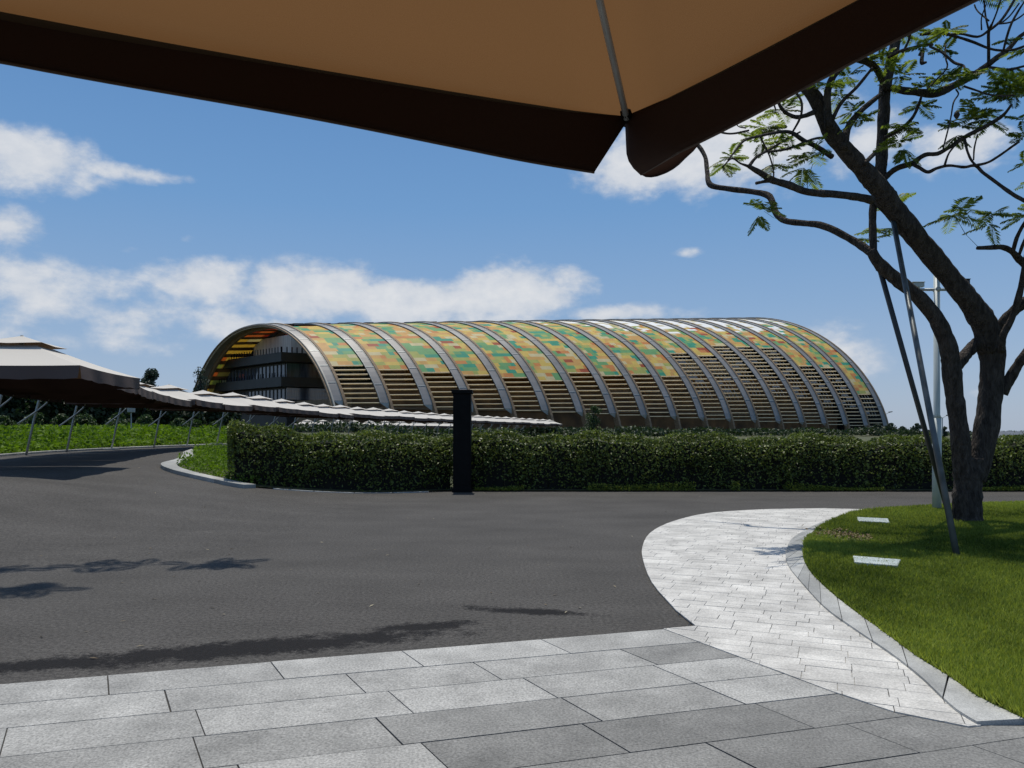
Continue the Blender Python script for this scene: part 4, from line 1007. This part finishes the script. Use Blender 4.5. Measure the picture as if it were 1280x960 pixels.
# shrubbery along the near foot of the hall
n = 30000; t_ = rng.random(n)*1.12-.02; sx = -35.4+164.5*t_+rng.normal(size=n)*1.2+3.; sy = 165+96*t_-7-rng.choice((0,24,38), n)+rng.normal(size=n)*1.5; k = rng.random(n) < .35+.65*vnoise(t_*100, t_*0, .9, 17)
sx, sy, t_ = sx[k], sy[k], t_[k]; hh = .7+1.3*vnoise(t_*100, sy*.3, .5, 19)
P = np.stack([sx, sy, gv(sx, sy)+.1+hh*rng.random(len(sx))**.8], 1)
stuff_leaves('shrubbery', P, .75, .45, M['dtree'], 'low dark shrubbery along the foot of the vaulted hall', 'shrubbery')

# grey roofed pavilion at the right, far street lamps, small box on a post in the field
Xc, Yc = (1275-640)/F*105, 105; g = ground(Xc, Yc)
root = prop(empty('pavilion', (Xc, Yc, g)), 'low grey roofed pavilion beyond the hedge at the right edge', 'building')
zt = at(0, 539, 105).z-g; ze = at(0, 547, 105).z-g
mb = MB(); mb.add([(-4,-3,ze),(6,-3,ze),(6,3,ze),(-4,3,ze),(-2.6,0,zt),(4.6,0,zt)], [(0,1,5,4),(2,3,4,5),(1,2,5),(3,0,4),(3,2,1,0)]); mb.build('roof', M['roofgrey'], root)
mb = MB(); mb.box(-3.4,5.4,-2.4,2.4,0,ze-.02); mb.build('wall', M['wall'], root)
mb = MB(); mb.tube([(2.2,0,zt-.6),(4.4,-2.4,zt+.25)], .12, 6); mb.build('gable_board', M['wall'], root)
for px_, ty, Y, two, lb in ((1178,522,150,True,'far double armed street lamp left of the forked trunk'), (1106,518,290,False,'far street lamp arm beside the right end of the hall')):
    p = at(px_, ty, Y); g = ground(p.x, Y); root = prop(empty('street_lamp', (p.x, Y, g)), lb, 'street lamp'); Ht = p.z-g; r = .0006*Y
    mb = MB(); mb.tube([(0,0,0),(0,0,Ht)], r, 8); mb.build('post', M['steel'], root)
    for sg in ((-1,1) if two else (1,)):
        mb = MB(); mb.tube([(0,0,Ht-.1),(sg*.006*Y,0,Ht+.003*Y)], r*.7, 6); mb.build('arm', M['steel'], root)
        mb = MB(); mb.tube([(sg*.005*Y,0,Ht+.0028*Y),(sg*.010*Y,0,Ht+.0036*Y)], [r*1.4,r*.9], 6); mb.build('lamp_head', M['dgrey'], root)
p = at(164, 515, 52); g = ground(p.x, 52); root = prop(empty('meter_box', (p.x, 52, g)), 'small white box on a thin post behind the parasol posts', 'box')
mb = MB(); mb.tube([(0,0,0),(0,0,p.z-g)], .04, 8); mb.build('post', M['steel'], root)
mb = MB(); mb.box(-.22,.22,-.14,.14,p.z-g-.02,p.z-g+.55); mb.build('cabinet', M['wall'], root, bevel=.02)

# ------------------------------------------------------------------ sky, clouds, sun
SUN_EL, SUN_AZ = R(74), R(-6)             # azimuth from +Y towards +X
w = bpy.data.worlds.new('World'); S.world = w; w.use_nodes = True
nt = w.node_tree; L = nt.links.new; nt.nodes.clear()
out = N(nt, 'ShaderNodeOutputWorld'); bg = N(nt, 'ShaderNodeBackground'); bg.inputs['Strength'].default_value = .10
sky = N(nt, 'ShaderNodeTexSky', sky_type='NISHITA', sun_disc=False, sun_elevation=SUN_EL, sun_rotation=SUN_AZ, air_density=1.0, dust_density=.6, ozone_density=2.5)
tc = N(nt, 'ShaderNodeTexCoord'); sp = N(nt, 'ShaderNodeSeparateXYZ'); L(tc.outputs['Generated'], sp.inputs[0])
az = N(nt, 'ShaderNodeMath', operation='ARCTAN2'); L(sp.outputs['X'], az.inputs[0]); L(sp.outputs['Y'], az.inputs[1])
el = N(nt, 'ShaderNodeMath', operation='ARCSINE'); L(sp.outputs['Z'], el.inputs[0])
cv = N(nt, 'ShaderNodeCombineXYZ'); L(az.outputs[0], cv.inputs[0]); L(el.outputs[0], cv.inputs[1])
hz = N(nt, 'ShaderNodeValToRGB'); e = hz.color_ramp.elements      # clear air over a pale, slightly hazy horizon, by elevation
e[0].position = 0.0; e[0].color = (.37,.455,.60,1); e[1].position = 1.0; e[1].color = (.17,.235,.36,1)
for p_, c_ in ((.05,(.31,.43,.625)), (.10,(.235,.385,.62)), (.18,(.145,.32,.60)), (.30,(.085,.235,.52)), (.50,(.19,.28,.44))):
    x_ = e.new(p_); x_.color = c4(c_)
eln = N(nt, 'ShaderNodeMath', operation='MULTIPLY'); eln.inputs[1].default_value = 2/math.pi; L(el.outputs[0], eln.inputs[0]); L(eln.outputs[0], hz.inputs[0])
skm = N(nt, 'ShaderNodeVectorMath', operation='SCALE'); skm.inputs['Scale'].default_value = 10.0; L(hz.outputs[0], skm.inputs[0])
smx = N(nt, 'ShaderNodeMix', data_type='RGBA'); smx.inputs['Factor'].default_value = .8; L(sky.outputs[0], smx.inputs['A']); L(skm.outputs[0], smx.inputs['B'])
L(smx.outputs['Result'], bg.inputs['Color'])
def fbm(scale, detail, rough, sx=1.0, sy=1.0, off=0):
    mp = N(nt, 'ShaderNodeMapping'); mp.inputs['Scale'].default_value = (sx, sy, 1); mp.inputs['Location'].default_value = (off, off*.7, off*.3)
    L(cv.outputs[0], mp.inputs['Vector']); n_ = N(nt, 'ShaderNodeTexNoise', i_Scale=scale, i_Detail=detail, i_Roughness=rough); L(mp.outputs[0], n_.inputs['Vector']); return n_.outputs['Fac']
n1 = fbm(9, 10, .58, 1, 1.7, 3.1); n2 = fbm(26, 8, .6, 1, 1.4, 7.7)
def math2(op, a, b):
    m_ = N(nt, 'ShaderNodeMath', operation=op)
    for k, v in enumerate((a, b)):
        if isinstance(v, (int, float)): m_.inputs[k].default_value = v
        else: L(v, m_.inputs[k])
    return m_.outputs[0]
CL = [  # px, py, half width, half height, weight
    (35,200,110,44,1.15), (145,214,110,13,.8), (15,282,55,30,.8), (110,378,240,58,.85), (250,350,105,42,.95), (400,366,125,40,1.3), (520,374,150,36,1.3),
    (640,366,120,40,1.35), (715,352,62,30,1.1), (760,392,100,16,1.0), (845,205,125,48,1.25), (960,165,120,62,1.25), (1080,180,110,45,.85), (1195,180,90,36,1.1),
    (858,316,30,10,.85), (1045,440,72,42,1.0), (1230,490,30,16,.6), (1215,405,26,9,.5), (170,312,30,12,.55), (235,300,22,9,.5), (830,392,90,14,.55), (80,425,220,34,.62), (300,410,200,26,.6), (60,340,70,24,.6), (560,395,220,24,.85)]
tot = None
for px_, py_, wx, wy, wt in CL:
    a = math.atan((px_-640)/F); e_ = math.atan((HY-py_)/F*math.cos(a))
    rx = wx/F*math.cos(a)**2; ry = wy/F*math.cos(a)
    mp = N(nt, 'ShaderNodeMapping', vector_type='TEXTURE'); mp.inputs['Location'].default_value = (a, e_, 0); mp.inputs['Scale'].default_value = (rx, ry, 1)
    L(cv.outputs[0], mp.inputs['Vector']); ln = N(nt, 'ShaderNodeVectorMath', operation='LENGTH'); L(mp.outputs[0], ln.inputs[0])
    r_ = N(nt, 'ShaderNodeMapRange', i_From_Min=0, i_From_Max=1.5, i_To_Min=wt, i_To_Max=0.0); r_.interpolation_type = 'SMOOTHSTEP'; L(ln.outputs['Value'], r_.inputs['Value'])
    tot = r_.outputs[0] if tot is None else math2('MAXIMUM', tot, r_.outputs[0])
nn = math2('ADD', math2('MULTIPLY', math2('SUBTRACT', n1, .5), 2.1), math2('MULTIPLY', math2('SUBTRACT', n2, .5), .7))
dens = math2('ADD', tot, nn)
cov = N(nt, 'ShaderNodeMapRange', i_From_Min=.30, i_From_Max=.95, i_To_Min=0, i_To_Max=.94); cov.interpolation_type = 'SMOOTHSTEP'; L(dens, cov.inputs['Value'])
gate = N(nt, 'ShaderNodeMapRange', i_From_Min=.02, i_From_Max=.25); L(tot, gate.inputs['Value'])
covm = math2('MULTIPLY', cov.outputs[0], gate.outputs[0])
cc = N(nt, 'ShaderNodeValToRGB'); e = cc.color_ramp.elements; e[0].position = .25; e[0].color = (.50,.57,.68,1); e[1].position = .8; e[1].color = (.80,.81,.83,1)
L(math2('ADD', math2('MULTIPLY', n2, .55), math2('MULTIPLY', dens, .32)), cc.inputs[0])
cb_ = N(nt, 'ShaderNodeBackground'); cb_.inputs['Strength'].default_value = .95; L(cc.outputs[0], cb_.inputs['Color'])
mx = N(nt, 'ShaderNodeMixShader'); L(covm, mx.inputs[0]); L(bg.outputs[0], mx.inputs[1]); L(cb_.outputs[0], mx.inputs[2]); L(mx.outputs[0], out.inputs['Surface'])
sd = bpy.data.lights.new('sun', 'SUN'); sd.energy = 3.7; sd.angle = R(.53); sd.color = (1, .945, .85)
so = bpy.data.objects.new('sun', sd); COL.objects.link(so)
dv = Vector((math.sin(SUN_AZ)*math.cos(SUN_EL), math.cos(SUN_AZ)*math.cos(SUN_EL), math.sin(SUN_EL)))
so.rotation_euler = dv.to_track_quat('Z', 'Y').to_euler(); so.location = (0, 0, 60)

# ------------------------------------------------------------------ camera
cd = bpy.data.cameras.new('camera'); cam = bpy.data.objects.new('camera', cd); COL.objects.link(cam); S.camera = cam
cd.sensor_width = 36; cd.lens = F/1280*36; cd.shift_y = (HY-480)/1280; cd.clip_start = .05; cd.clip_end = 6000
cam.location = (0, 0, H); cam.rotation_euler = (R(90), 0, 0)
S.view_settings.view_transform = 'Standard'; S.view_settings.look = 'None'; S.view_settings.exposure = 0; S.view_settings.gamma = 1
S.render.engine = 'CYCLES'; S.cycles.max_bounces = 6; S.cycles.diffuse_bounces = 3; S.cycles.transmission_bounces = 3; S.cycles.use_denoising = True
